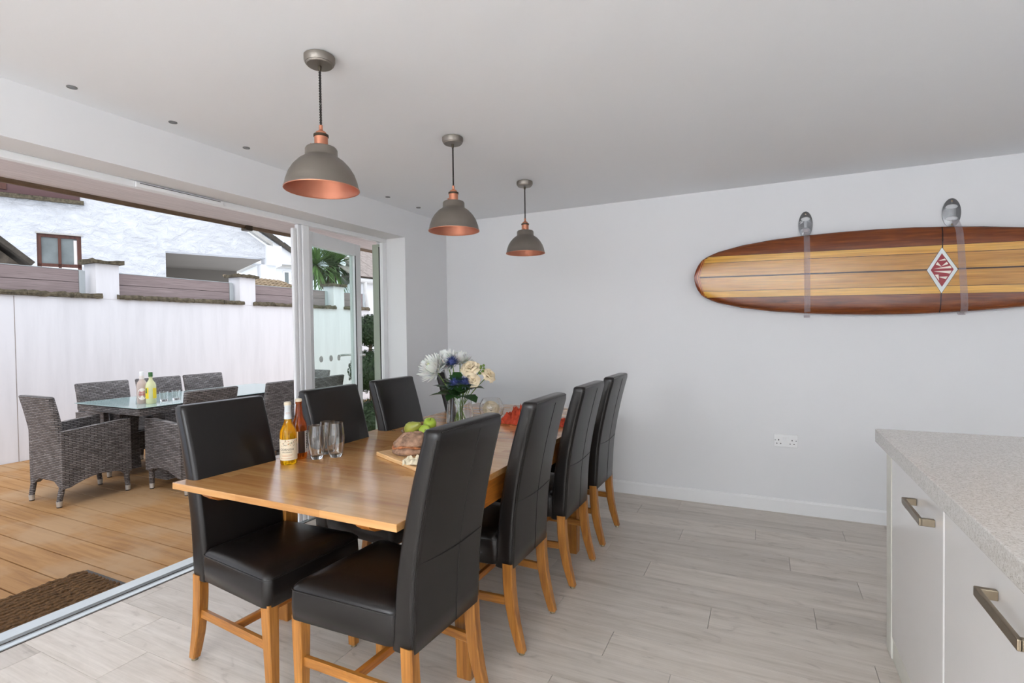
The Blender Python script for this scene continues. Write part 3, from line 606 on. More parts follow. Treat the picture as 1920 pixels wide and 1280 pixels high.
def leafball(m_, c, r, n, rr):
    for i in range(n):
        a = rr.uniform(0, 2 * PI); zz = rr.uniform(-1, 1); q = math.sqrt(1 - zz * zz); R_ = r * rr.uniform(0.86, 1.04)
        nrm = Vector((q * math.cos(a), q * math.sin(a), zz)); t = nrm.orthogonal().normalized(); t.rotate(Matrix.Rotation(rr.uniform(0, 2 * PI), 3, nrm))
        n2 = (nrm + Vector((rr.uniform(-.7, .7), rr.uniform(-.7, .7), rr.uniform(-.7, .7)))).normalized(); s2 = n2.cross(t).normalized(); p = Vector(c) + nrm * R_; l_ = rr.uniform(0.012, 0.022)
        m_.add([tuple(p - t * l_), tuple(p + s2 * l_ * 0.55), tuple(p + t * l_), tuple(p - s2 * l_ * 0.55)], [(0, 1, 2, 3)])
rr = random.Random(12)
tp = thing('topiary', 'three-ball clipped box topiary standing outside the door gap', 'topiary', (-1.4, 0.50, DZ))
mb = MB(); mb.tube([(0, 0, 0), (0, 0, 1.45)], 0.02, 8); mb.build('stem', 'bark', tp, smooth=40)
for zc, r_ in ((0.33, 0.29), (0.935, 0.255), (1.41, 0.19)):
    core = MB().sphere((0, 0, zc), r_ * 0.88, 16, 10); leafball(core, (0, 0, zc), r_, int(9000 * r_), rr); core.build('foliage_ball', 'foliage', tp, fix=False)

# ------------------------------------------------------------------ wicker patio set
def wicker_chair(label, loc, rz):
    t = thing('wicker_armchair', label, 'armchair', loc, rz, 'grey wicker patio armchairs')
    # backrest: curved slab leaning back (chair faces +y)
    rings = []
    for i in range(9):
        u = i / 8; z = 0.20 + 0.695 * u; yb = -0.235 - 0.075 * max(0, (u - 0.35) / 0.65) ** 1.4; hw = 0.235 + 0.012 * u
        rings.append(rrect(0, yb, hw, 0.026, 0.02, z, 3))
    rings.append(rrect(0, -0.31, 0.235, 0.016, 0.012, 0.903, 3))
    bk = MB().loft(rings); bk.build('backrest', 'wicker', t, smooth=50)
    # arched skirt below the backrest
    pts = [(-0.245, 0.28), (0.245, 0.28), (0.245, 0.15)] + [(0.245 - 0.04 - 0.41 * i / 8, 0.15 + 0.08 * math.sin(PI * (i / 8))) for i in range(9)] + [(-0.245, 0.15)]
    MB().prism(pts, 1, -0.258, -0.215).build('rear_skirt', 'wicker', t)
    pts = [(-0.245, 0.40), (0.245, 0.40), (0.245, 0.16)] + [(0.245 - 0.04 - 0.41 * i / 8, 0.16 + 0.07 * math.sin(PI * (i / 8))) for i in range(9)] + [(-0.245, 0.16)]
    MB().prism(pts, 1, 0.205, 0.245).build('front_skirt', 'wicker', t)
    for s in (-1, 1):
        a0, a1 = (0.222 * s, 0.268 * s)
        pts = [(-0.262, 0.15), (-0.262, 0.62)] + [(-0.262 + 0.51 * i / 6, 0.615 + 0.04 * (i / 6)) for i in range(7)] + [(0.250, 0.18)] + [(0.215 - 0.43 * i / 8, 0.18 + 0.05 * math.sin(PI * i / 8) - 0.03 * i / 8) for i in range(9)]
        MB().prism(pts, 0, min(a0, a1), max(a0, a1)).build('arm_panel', 'wicker', t, bevel=0.008, segs=2)
    B(-0.225, 0.225, -0.21, 0.21, 0.36, 0.415).build('seat', 'wicker_flat', t, bevel=0.01)
    for sx in (-1, 1):
        for sy in (-1, 1):
            x, y = 0.235 * sx, (0.215 if sy > 0 else -0.235); fx, fy = 0.225 * sx, (0.235 if sy > 0 else -0.27)
            lg = MB(); lg.tube([(x, y, 0.24), (fx, fy, 0.045)], [0.024, 0.020], 10); lo = lg.build('leg', 'wicker', t, smooth=40)
            lg = MB(); lg.tube([(fx, fy, 0.05), (fx, fy, 0.008)], [0.021, 0.019], 12); lg.build('foot_cap', 'footcap', lo, smooth=40)
            lg = MB(); lg.tube([(fx, fy, 0.008), (fx, fy, 0.0)], 0.018, 12); lg.build('foot_pad', 'gasket', lo)
    return t
wch = wicker_chair('grey wicker armchair at the near end of the patio table, nearest the deck edge', (-2.61, -1.835, DZ), 0)
dup(wch, (-3.27, -1.20, DZ), -PI / 2, 'grey wicker armchair against the garden wall side, first from the left')
dup(wch, (-3.27, -0.63, DZ), -PI / 2, 'grey wicker armchair behind the two drink bottles on the patio table')
dup(wch, (-3.27, -0.10, DZ), -PI / 2, 'grey wicker armchair on the garden wall side, third along, above the near dining chair')
dup(wch, (-2.66, 0.55, DZ), PI, 'grey wicker armchair at the far end of the patio table behind the white post')
dup(wch, (-2.0, -1.255, DZ), PI / 2, 'grey wicker armchair half hidden behind the nearest patio-side dining chair')
dup(wch, (-1.98, -0.46, DZ), PI / 2, 'grey wicker armchair beside the white door post, behind the beer bottles')
dup(wch, (-1.98, 0.09, DZ), PI / 2, 'grey wicker armchair seen through the lower glass of the door leaf')
ot = thing('patio_table', 'grey wicker patio table with frosted glass top', 'table', (-2.64, -0.67, DZ))
OH = 0.755
B(-0.5, 0.5, -0.96, 0.96, OH - 0.072, OH - 0.007).build('rim', 'wicker', ot, bevel=0.01)
B(-0.515, 0.515, -0.975, 0.975, OH - 0.006, OH).build('glass_top', 'tabglass', ot, bevel=0.002)
for sx in (-1, 1):
    for sy in (-1, 1):
        x, y = 0.37 * sx, 0.62 * sy
        MB().loft([rrect(x, y, 0.10, 0.10, 0.02, 0.06, 2), rrect(x, y, 0.085, 0.085, 0.02, 0.4, 2), rrect(x, y, 0.10, 0.10, 0.02, OH - 0.072, 2)]).build('leg', 'wicker', ot, smooth=40)
def patio_bottle(name, label, loc, liquid, capmat, r, hts):
    t = thing(name, label, 'bottle', loc, group='drink bottles on the patio table')
    b, s1, s2, top = hts
    mb = MB(); mb.lathe([(r * 0.9, 0), (r, 0.008), (r, b), (r * 0.85, s1), (r * 0.38, s2), (r * 0.33, top - 0.03), (r * 0.36, top - 0.028), (r * 0.36, top)], 20); mb.build('bottle_body', liquid, t, smooth=40)
    mb = MB(); mb.lathe([(r * 0.42, top - 0.035), (r * 0.42, top), (r * 0.38, top + 0.006)], 16); mb.build('cap', capmat, t, smooth=40)
    return t
def arc_label(r, a0, a1, z0, z1, n=14, oval=False, c=(0, 0)):
    mb = MB()
    if oval:
        am, zm = (a0 + a1) / 2, (z0 + z1) / 2; vs = [(c[0] + r * math.cos(am), c[1] + r * math.sin(am), zm)]
        for i in range(24):
            q = 2 * PI * i / 24; a = am + (a1 - a0) / 2 * math.cos(q); vs.append((c[0] + r * math.cos(a), c[1] + r * math.sin(a), zm + (z1 - z0) / 2 * math.sin(q)))
        mb.add(vs, [(0, 1 + i, 1 + (i + 1) % 24) for i in range(24)]); return mb
    return mb.grid(lambda u, v: (c[0] + r * math.cos(a0 + (a1 - a0) * u), c[1] + r * math.sin(a0 + (a1 - a0) * u), z0 + (z1 - z0) * v), n, 1)
TO = DZ + OH
AC = lambda x, y: math.atan2(-4.262 - y, 2.764 - x)     # direction towards the room, so printed fronts face indoors
pb = patio_bottle('soda_bottle', 'pale rose soda bottle with white oval label on the patio table', (-2.46, -1.42, TO), 'pinkdrink', 'plastic', 0.043, (0.175, 0.195, 0.225, 0.29))
a = AC(-2.46, -1.42); lb = arc_label(0.0437, a - 0.85, a + 0.85, 0.035, 0.145, oval=True).build('label', 'whitelabel', pb)
for z, hw in ((0.105, 0.5), (0.088, 0.62), (0.078, 0.55)): arc_label(0.0441, a - hw, a + hw, z, z + 0.006).build('label_band', 'redink', lb)
lb2 = arc_label(0.0198, a - 1.4, a + 1.4, 0.225, 0.26).build('neck_label', 'whitelabel', pb)
pb = patio_bottle('lemonade_bottle', 'yellow lemonade bottle with green cap on the patio table', (-2.365, -1.395, TO), 'yellowdrink', 'greencap', 0.042, (0.165, 0.19, 0.22, 0.285))
a = AC(-2.365, -1.395); lb = arc_label(0.0427, a - 1.5, a - 0.45, 0.05, 0.15).build('label', 'yellowlabel', pb); arc_label(0.0427, a + 0.35, a + 1.35, 0.05, 0.145).build('label', 'yellowlabel', pb)
arc_label(0.0431, a - 1.2, a - 0.8, 0.10, 0.145).build('leaf_print', 'greencap', lb)
for i, (x, y, lab) in enumerate(((-2.42, -1.25, 'short clear glass beside the lemonade bottle on the patio table'), (-2.41, -1.14, 'short clear glass farther from the bottles on the patio table'))):
    mb = MB(); mb.lathe([(0.030, 0), (0.032, 0.012), (0.036, 0.075), (0.038, 0.095), (0.0365, 0.095), (0.0345, 0.075), (0.030, 0.020), (0.010, 0.018)], 28); o = mb.build('short_glass', 'glass', smooth=40); o.location = (x, y, TO); tag(o, lab, 'glass', 'glasses on the patio table')

# ------------------------------------------------------------------ dining chairs (face +x)
def dining_chair(label, loc, rz):
    t = thing('dining_chair', label, 'chair', loc, rz, 'black leather dining chairs around the table')
    # seat cushion
    cx, hx, hy = 0.030, 0.225, 0.232
    tp_ = lambda P_: [(x_, y_ * (0.85 + 0.15 * (x_ + 0.195) / 0.45), z_) for x_, y_, z_ in P_]
    R_ = []
    for z, ins in ((0.362, 0.006), (0.366, 0.0), (0.41, -0.002), (0.460, 0.0), (0.474, 0.004), (0.484, 0.014), (0.493, 0.035), (0.499, 0.07), (0.503, 0.12)):
        R_.append(tp_(rrect(cx, 0, hx - ins, hy - ins, max(0.035 - ins * 0.2, 0.012), z, 5)))
    st = MB().loft(R_).build('seat', 'leather', t, smooth=60)
    pp = tp_([(x, y, 0.467) for x, y, z in rrect(cx, 0, hx - 0.0005, hy - 0.0005, 0.035, 0, 5)])
    MB().tube(pp, 0.0028, 6, closed=True).build('piping', 'leather', st, smooth=60)
    # backrest: tall slab with rounded edges, gentle S lean
    R_ = []; rear = lambda z: -0.262 - 0.018 * (z - 0.36) / 0.3 - 0.075 * max(0, (z - 0.55) / 0.5) ** 1.6
    thick = lambda z: 0.088 - 0.022 * (z - 0.36) / 0.69
    zs = [0.350, 0.356] + [0.42 + 0.61 * i / 10 for i in range(11)]
    for z in zs:
        ins = 0.006 if z < 0.353 else 0; xr, th_ = rear(z), thick(z)
        R_.append(rrect(xr + th_ / 2, 0, th_ / 2 - ins, 0.194 - 0.002 * (z - 0.36) - ins, 0.020, z, 4))
    for dz, ins in ((0.040 - 0.02, 0.0015), (0.0268, 0.006), (0.029, 0.014)):
        z = 1.03 + dz; xr, th_ = rear(1.03), thick(1.03); R_.append(rrect(xr + th_ / 2 - 0.002, 0, th_ / 2 - ins, 0.1925 - ins, 0.018, z, 4))
    bk = MB().loft(R_).build('backrest', 'leather', t, smooth=60)
    def seam(name, pts, r=0.0016): MB().tube(pts, r, 6).build(name, 'seam', bk)
    zz = [0.36 + 0.67 * i / 14 for i in range(15)]
    seam('seam', [(rear(z) - 0.0002, -0.04, z) for z in zz])
    seam('seam', [(rear(0.64) - 0.0002, -0.172 + 0.344 * i / 6, 0.64 - 0.012 * math.sin(PI * i / 6)) for i in range(7)])
    for s in (-1, 1): MB().tube([(rear(z) + 0.006, s * (0.192 - 0.002 * (z - 0.36)) - s * 0.004, z) for z in zz] , 0.0026, 6).build('edge_piping', 'leather', bk, smooth=60)
    MB().tube([(rear(1.04) + 0.004, -0.175 + 0.35 * i / 6, 1.051) for i in range(7)], 0.0026, 6).build('edge_piping', 'leather', bk, smooth=60)
    # legs
    for s in (-1, 1):
        lg = MB().loft([rrect(0.232, s * 0.198, 0.017, 0.017, 0.004, 0.012, 1), rrect(0.228, s * 0.200, 0.0225, 0.0225, 0.004, 0.30, 1), rrect(0.228, s * 0.200, 0.0235, 0.0235, 0.004, 0.375, 1)]).build('leg', 'oak', t, smooth=30)
        mb = MB(); mb.lathe([(0.011, 0.012), (0.013, 0.008), (0.013, 0)], 12, (0.232, s * 0.198, 0)); mb.build('glide', 'glide', lg, smooth=30)
        R_ = []
        for z, x, hx_, hy_ in ((0.012, -0.292, 0.017, 0.016), (0.05, -0.281, 0.0185, 0.018), (0.12, -0.262, 0.021, 0.0195), (0.20, -0.247, 0.0225, 0.0205), (0.28, -0.239, 0.023, 0.021), (0.375, -0.236, 0.023, 0.021)):
            R_.append(rrect(x, s * 0.176, hx_, hy_, 0.004, z, 1))
        lg = MB().loft(R_).build('leg', 'oak', t, smooth=30)
        mb = MB(); mb.lathe([(0.011, 0.012), (0.013, 0.008), (0.013, 0)], 12, (-0.292, s * 0.176, 0)); mb.build('glide', 'glide', lg, smooth=30)
        MB().loft([[(x_, s * y_ - 0.009, 0.195), (x_, s * y_ + 0.009, 0.195), (x_, s * y_ + 0.009, 0.229), (x_, s * y_ - 0.009, 0.229)] for x_, y_ in ((-0.232, 0.176), (0.212, 0.199))]).build('stretcher', 'oakx', t, bevel=0.002, segs=1)
    B(-0.02, 0.0, -0.180, 0.180, 0.197, 0.227).build('stretcher', 'oaky', t, bevel=0.002, segs=1)
    return t
dc = dining_chair('black leather dining chair nearest the camera on the patio door side', (0.920, -2.757, 0), math.radians(-2.5))
dup(dc, (0.965, -2.148, 0), math.radians(0), 'black leather dining chair on the patio side, second from the camera, behind the glass tumblers')
dup(dc, (0.95, -1.60, 0), math.radians(0), 'black leather dining chair on the patio side, third along, left of the vase')
dup(dc, (0.812, -0.735, 0), math.radians(33), 'black leather dining chair at the far patio side, mostly hidden behind the flower vase')
dup(dc, (1.538, -2.782, 0), PI + math.radians(-2.6), 'black leather dining chair nearest the camera on the wall side, its back overlapping the bread')
dup(dc, (1.553, -2.142, 0), PI, 'black leather dining chair second from the camera in the right row')
dup(dc, (1.56, -1.522, 0), PI, 'black leather dining chair third from the camera in the right row')
dup(dc, (1.556, -0.943, 0), PI, 'black leather dining chair last in the right row, closest to the white wall')

# ------------------------------------------------------------------ dining table
TZ = 0.76
tb = thing('dining_table', 'long honey-coloured wooden extending dining table', 'table', (1.18, -1.75, 0))
TX = 0.5625
for nm, y0, y1 in (('table_leaf', -1.242, -0.7905), ('tabletop', -0.7895, 0.5395), ('table_leaf', 0.5405, 1.238)):
    B(-TX, TX, y0, y1, TZ - 0.026, TZ).build(nm, 'tabletop', tb, bevel=0.0022, segs=2)
for sx in (-1, 1):
    for y in (-0.775, 0.48):
        x = 0.525 if sx > 0 else -0.47
        MB().loft([rrect(x, y, 0.032, 0.032, 0.004, 0, 1), rrect(x, y, 0.038, 0.038, 0.004, 0.35, 1), rrect(x, y, 0.040, 0.040, 0.004, TZ - 0.026, 1)]).build('leg', 'oak', tb, smooth=30)
B(0.525, 0.551, -0.735, 0.44, 0.628, TZ - 0.026).build('apron', 'oaky', tb); B(-0.50, -0.475, -0.735, 0.44, 0.628, TZ - 0.026).build('apron', 'oaky', tb)
B(-0.43, 0.485, -0.785, -0.76, 0.628, TZ - 0.026).build('apron', 'oakx', tb); B(-0.43, 0.485, 0.465, 0.49, 0.628, TZ - 0.026).build('apron', 'oakx', tb)
for x in (-0.405, 0.39):
    MB().prism([(-1.215, TZ - 0.0265), (-0.79, TZ - 0.0265), (-0.79, TZ - 0.085), (-1.13, TZ - 0.078), (-1.175, TZ - 0.068), (-1.20, TZ - 0.050)], 0, x - 0.028, x + 0.028).build('slide_rail', 'oaky', tb)
    MB().prism([(1.05, TZ - 0.0265), (0.5, TZ - 0.0265), (0.5, TZ - 0.075), (0.98, TZ - 0.066), (1.02, TZ - 0.055)], 0, x - 0.028, x + 0.028).build('slide_rail', 'oaky', tb)

# ------------------------------------------------------------------ things on the table
def curved_text(s, size, r, amid, z, mat, name, parent):
    vs, fs = text_mesh(s, size); mb = MB()
    mb.add([(r * math.cos(amid + x / r), r * math.sin(amid + x / r), z + y) for x, y, q in vs], fs); return mb.build(name, mat, parent, fix=False)
x, y = 0.807, -2.585; a = AC(x, y)
cb_ = thing('cider_bottle', 'clear glass bottle of amber cider with cream CORNISH label', 'bottle', (x, y, TZ))
r = 0.0365
mb = MB(); mb.lathe([(r * 0.9, 0.0), (r, 0.006), (r, 0.137), (r * 0.93, 0.155), (r * 0.62, 0.178), (0.0165, 0.192), (0.0155, 0.212), (0.0155, 0.2125), (0.0, 0.2125)], 28, cap1=False); mb.build('cider', 'amber', cb_, smooth=40)
mb = MB(); mb.lathe([(0.0165, 0.205), (0.0162, 0.211), (0.0135, 0.258), (0.0148, 0.260), (0.0148, 0.272)], 24); nk = mb.build('bottle_neck', 'foil', cb_, smooth=40)
curved_text('CO', 0.011, 0.0158, a, 0.228, 'ink_rust', 'neck_print', nk)
mb = MB(); mb.lathe([(0.0158, 0.268), (0.0162, 0.271), (0.0152, 0.281), (0.011, 0.283)], 24); mb.build('cap', 'cap', cb_, smooth=40)
lb = arc_label(r + 0.0006, a - 1.75, a + 1.75, 0.022, 0.116, 30).build('label', 'label', cb_)
curved_text('CORNISH', 0.0145, r + 0.001, a - 0.22, 0.066, 'ink', 'lettering', lb); curved_text('ORCHARDS', 0.0085, r + 0.001, a - 0.22, 0.056, 'ink', 'lettering', lb)
rr = random.Random(2)
for i in range(34):
    q = a + rr.uniform(-1.3, 1.3); z = rr.uniform(0.086, 0.113); s_ = rr.uniform(0.0012, 0.0032)
    mb = MB(); rt = rr.uniform(0, PI); mb.add([((r + 0.001) * math.cos(q + u / r), (r + 0.001) * math.sin(q + u / r), z + v) for u, v in ((s_ * 1.8 * math.cos(rt), s_ * 1.8 * math.sin(rt)), (-s_ * .6 * math.sin(rt), s_ * .6 * math.cos(rt)), (-s_ * 1.8 * math.cos(rt), -s_ * 1.8 * math.sin(rt)), (s_ * .6 * math.sin(rt), -s_ * .6 * math.cos(rt)))], [(0, 1, 2, 3)])
    mb.build('printed_leaf', rr.choice(['ink', 'ink_green', 'ink_rust', 'ink_rust']), lb, fix=False)
for z, hw in ((0.046, 0.7), (0.041, 0.6), (0.030, 0.8)): arc_label(r + 0.001, a - 0.22 - hw, a - 0.22 + hw, z, z + 0.0012).build('printed_rule', 'ink_rust', lb)
x, y = 0.768, -2.488; a = AC(x, y)
bb = thing('beer_bottle', 'brown glass beer bottle standing behind the cider bottle', 'bottle', (x, y, TZ))
r = 0.0345
mb = MB(); mb.lathe([(r * 0.9, 0), (r, 0.006), (r, 0.150), (r * 0.93, 0.168), (r * 0.6, 0.195), (0.0165, 0.212), (0.0125, 0.258), (0.0145, 0.26), (0.0145, 0.272)], 28); mb.build('bottle_body', 'brownglass', bb, smooth=40)
mb = MB(); mb.lathe([(0.0155, 0.270), (0.016, 0.273), (0.015, 0.282), (0.011, 0.284)], 24); mb.build('cap', 'cap', bb, smooth=40)
lb = arc_label(r + 0.0006, a - 0.15, a + 0.75, 0.03, 0.132, 20).build('label', 'darklabel', bb)
arc_label(r + 0.0006, a + 0.76, a + 1.5, 0.03, 0.132, 10).build('label', 'whitelabel', bb); l3 = arc_label(r + 0.0006, a - 1.3, a - 0.16, 0.03, 0.132, 10).build('label', 'whitelabel', bb)
for i in range(9): arc_label(r + 0.001, a + 0.95, a + 1.3, 0.05 + i * 0.008, 0.054 + i * 0.008, 4).build('print_mark', 'ink', lb)
for x, y, s_, lab in ((0.852, -2.462, 1.0, 'clear barrel-shaped tumbler in front, next to the beer bottle'), (0.822, -2.362, 1.0, 'clear barrel-shaped tumbler standing behind the other two'), (0.908, -2.398, 1.03, 'clear barrel-shaped tumbler on the right of the three')):
    mb = MB()
    out = [(0.026, 0.0), (0.0285, 0.003), (0.0375, 0.045), (0.0415, 0.085), (0.040, 0.120), (0.035, 0.158)]
    inn = [(0.0340, 0.1586), (0.0389, 0.120), (0.0404, 0.085), (0.0363, 0.046), (0.028, 0.018), (0.010, 0.014)]
    mb.lathe([(a_ * s_, b_ * s_) for a_, b_ in out + inn], 36); o = mb.build('tumbler', 'glass', smooth=50); o.location = (x, y, TZ); tag(o, lab, 'glass', 'clear tumblers on the dining table')
bdr = math.radians(-25)
o = B(0, 0.46, 0, 0.27, 0, 0.018).build('chopping_board', 'board', bevel=0.003); o.location = (1.075, -2.305, TZ); o.rotation_euler = (0, 0, bdr); tag(o, 'pale wooden chopping board under the bread loaf', 'chopping board')
br_ = thing('bread_loaf', 'round floury crusty bread loaf on the chopping board', 'bread', (1.245, -2.262, TZ + 0.0185), math.radians(20))
def dome(r, h, z0, seed, off=(0, 0), amp=0.10, tilt=0):
    mb = MB(); rings = []
    for j in range(13):
        u = j / 12; ang = -0.55 + (PI / 2 + 0.55) * u; ring = []
        for i in range(30):
            q = 2 * PI * i / 30; k_ = 1 + amp * noise.noise(Vector((math.cos(q) * 1.6 + seed, math.sin(q) * 1.6, ang * 1.5)))
            rr_ = r * max(0.02, math.cos(ang)) * k_; ring.append((off[0] + rr_ * math.cos(q), off[1] + rr_ * math.sin(q) * 0.92, z0 + h * (math.sin(ang) + 0.523) / 1.523 * k_ + tilt * rr_ * math.cos(q)))
        rings.append(ring)
    return mb.loft(rings)
dome(0.088, 0.052, 0.0, 1.0, (0, 0), 0.16).build('lower_crust', 'bread', br_, smooth=80)
dome(0.080, 0.066, 0.030, 5.0, (0.010, 0.004), 0.2, 0.08).build('upper_crust', 'bread', br_, smooth=80)
mb = MB(); mb.tube([(0.083 * math.cos(q) + 0.004, 0.077 * math.sin(q), 0.037 + 0.006 * math.sin(3 * q)) for q in [2 * PI * i / 40 for i in range(40)]], [0.0055 + 0.002 * math.sin(5 * i) for i in range(40)], 7, closed=True); mb.build('split_crust', 'crumb', br_, smooth=60)
mb = MB(); mb.grid(lambda u, v: ((u - .5) * 0.15, (v - .5) * 0.11, 0.004 + 0.028 * abs(noise.noise(Vector((u * 5, v * 4, 2)))) + 0.018 * abs(noise.noise(Vector((u * 13, v * 11, 7))))), 18, 14)
o = mb.build('greaseproof_paper', 'paper', fix=False); sol = None
o.location = (1.405, -2.40, TZ + 0.0185); o.rotation_euler = (0, 0, 0.6); tag(o, 'crumpled greaseproof paper beside the bread loaf', 'paper')
mb = MB(); mb.lathe([(0.045, 0), (0.05, 0.004), (0.085, 0.035), (0.098, 0.062), (0.095, 0.062), (0.082, 0.037), (0.048, 0.008), (0.01, 0.007)], 32)
o = mb.build('glass_bowl', 'tumbler', smooth=50); o.location = (1.075, -1.955, TZ); tag(o, 'clear glass fruit bowl behind the bread', 'bowl')
def fruit(name, label, cat, loc, prof, mat, rot, sc_=1.0):
    t = thing(name, label, cat, loc, group='green fruit in the glass bowl'); t.rotation_euler = rot; t.scale = (sc_, sc_, sc_)
    mb = MB(); mb.lathe(prof, 22); mb.build('flesh', mat, t, smooth=60); zt = prof[-1][1]
    mb = MB(); mb.tube([(0, 0, zt - 0.004), (0.002, 0, zt + 0.006), (0.005, 0.001, zt + 0.016)], [0.0016, 0.0014, 0.0018], 6); mb.build('stalk', 'twig', t)
AP = [(0.006, -0.028), (0.014, -0.031), (0.026, -0.022), (0.034, -0.004), (0.034, 0.010), (0.028, 0.022), (0.016, 0.027), (0.006, 0.022)]
PE = [(0.006, -0.036), (0.022, -0.034), (0.033, -0.018), (0.035, 0.0), (0.028, 0.022), (0.019, 0.042), (0.014, 0.056), (0.006, 0.061)]
fruit('apple', 'green apple at the back left of the fruit bowl', 'apple', (1.025, -1.955, TZ + 0.068), AP, 'apple', (0.5, -0.4, 0), 1.05)
fruit('pear', 'green-brown pear lying across the fruit bowl', 'pear', (1.062, -2.005, TZ + 0.080), PE, 'pear', (0.25, 1.15, 0.3), 1.0)
fruit('apple', 'green apple on top at the right of the fruit bowl', 'apple', (1.110, -1.905, TZ + 0.088), AP, 'apple', (0.3, 0.3, 0), 1.05)
fruit('apple', 'yellow-green apple at the front right of the fruit bowl', 'apple', (1.132, -1.985, TZ + 0.066), AP, 'apple', (1.2, 0.3, 0.5), 0.95)
# napkins
def napkin(label, loc, sx, sy, hh, seed):
    mb = MB()
    def fn(u, v):
        e = (math.sin(PI * u) * math.sin(PI * v)) ** 0.5; q = Vector((u * 6.5 + seed, v * 6.5, seed))
        zz = e * hh * (0.45 + 0.9 * abs(noise.noise(q)) + 0.75 * abs(noise.noise(q * 3.1)))
        return ((u - .5) * sx * (1 + 0.25 * noise.noise(q * 1.3)), (v - .5) * sy * (1 + 0.3 * noise.noise(q * 1.1 + Vector((3, 1, 0)))), 0.002 + zz)
    mb.grid(fn, 44, 44); me0 = mb.v[:]; n0 = len(me0)
    o = mb.build('napkin', 'napkin', fix=False, smooth=70); o.location = loc; tag(o, label, 'napkin', 'terracotta napkins on the table')
napkin('crumpled terracotta napkin between the first and second right-hand chairs', (1.325, -1.235, TZ), 0.20, 0.17, 0.085, 2.3)
napkin('small terracotta napkin peeping out between the second and third right-hand chairs', (1.60, -1.22, TZ), 0.16, 0.12, 0.04, 8.1)

# ------------------------------------------------------------------ vase and flowers
VX, VY = 1.025, -1.452
mb = MB()
mb.lathe([(0.070, 0), (0.082, 0.004), (0.088, 0.02), (0.084, 0.08), (0.070, 0.185), (0.067, 0.186), (0.080, 0.082), (0.083, 0.022), (0.06, 0.014)], 36)
o = mb.build('glass_vase', 'glass', smooth=50); o.location = (VX, VY, TZ); tag(o, 'clear tapered glass vase holding the mixed bouquet', 'vase')
rr = random.Random(21)
def stem_pts(h, i):
    bx, by = VX - (h[0] - VX) * 0.18 + rr.uniform(-.02, .02), VY - (h[1] - VY) * 0.18 + rr.uniform(-.02, .02)
    b0 = Vector((bx, by, TZ + 0.02)); m_ = Vector((VX + (h[0] - VX) * 0.22, VY + (h[1] - VY) * 0.22, TZ + 0.19)); e = Vector(h)
    P = []
    for k_ in range(9):
        u = k_ / 8; P.append(tuple((b0 * (1 - u) ** 2 + m_ * 2 * u * (1 - u) * 1.0 + e * u * u) if True else b0))
    return [(p[0] - VX, p[1] - VY, p[2] - TZ) for p in P]
def leaf_mesh(mb, base, d, ln, wd, droop):
    d = Vector(d).normalized(); up = Vector((0, 0, 1)); s = d.cross(up).normalized(); ps = []; n = 7
    for k_ in range(n + 1):
        u = k_ / n; w_ = wd * math.sin(PI * min(1, 0.06 + u * 0.94)) ** 0.8 * (1 + 0.18 * (k_ % 2)); c = Vector(base) + d * ln * u - up * droop * u * u
        ps += [tuple(c + s * w_ + up * w_ * 0.25), tuple(c), tuple(c - s * w_ + up * w_ * 0.25)]
    f = []
    for k_ in range(n): a_ = 3 * k_; f += [(a_, a_ + 1, a_ + 4, a_ + 3), (a_ + 1, a_ + 2, a_ + 5, a_ + 4)]
    mb.add(ps, f)
def flower(name, label, cat, head):
    t = thing(name, label, cat, (VX, VY, TZ), group='flowers in the glass vase'); hp = stem_pts(head, 0)
    MB().tube(hp, 0.0032, 6).build('stem', 'stem', t, smooth=50); h = Vector(hp[-1]); ax = (h - Vector(hp[-3])).normalized()
    return t, h, ax
def frame_of(ax):
    a_ = ax.orthogonal().normalized(); return a_, ax.cross(a_)
def chrys(label, head, R_, tilt=None):
    t, h, ax = flower('chrysanthemum', label, 'flower', head)
    if tilt: ax = Vector(tilt).normalized()
    a_, b_ = frame_of(ax); out, inn = MB(), MB()
    for ring, (n, el, ln) in enumerate(((20, -0.35, 1.0), (24, -0.05, 1.0), (24, 0.25, 0.95), (22, 0.55, 0.88), (18, 0.85, 0.78), (14, 1.1, 0.64), (10, 1.35, 0.5))):
        for i in range(n):
            q = 2 * PI * (i + 0.5 * (ring % 2)) / n + rr.uniform(-.08, .08); e = el + rr.uniform(-.12, .12); l_ = R_ * ln * rr.uniform(0.88, 1.1); ps = []
            for k_ in range(6):
                u = k_ / 5; ee = e + 0.55 * u; dirv = (a_ * math.cos(q) + b_ * math.sin(q)) * math.cos(ee) + ax * math.sin(ee); s = (b_ * math.cos(q) - a_ * math.sin(q))
                w_ = 0.0085 * math.sin(PI * (0.15 + 0.75 * u)); c = h + dirv * l_ * u + ax * R_ * 0.05
                ps += [tuple(c + s * w_ + ax * w_ * .5), tuple(c), tuple(c - s * w_ + ax * w_ * .5)]
            f = []
            for k_ in range(5): z_ = 3 * k_; f += [(z_, z_ + 1, z_ + 4, z_ + 3), (z_ + 1, z_ + 2, z_ + 5, z_ + 4)]
            (inn if ring >= 5 else out).add(ps, f)
    out.build('petals', 'petal', t, fix=False, smooth=60); inn.build('inner_petals', 'petal_in', t, fix=False, smooth=60)
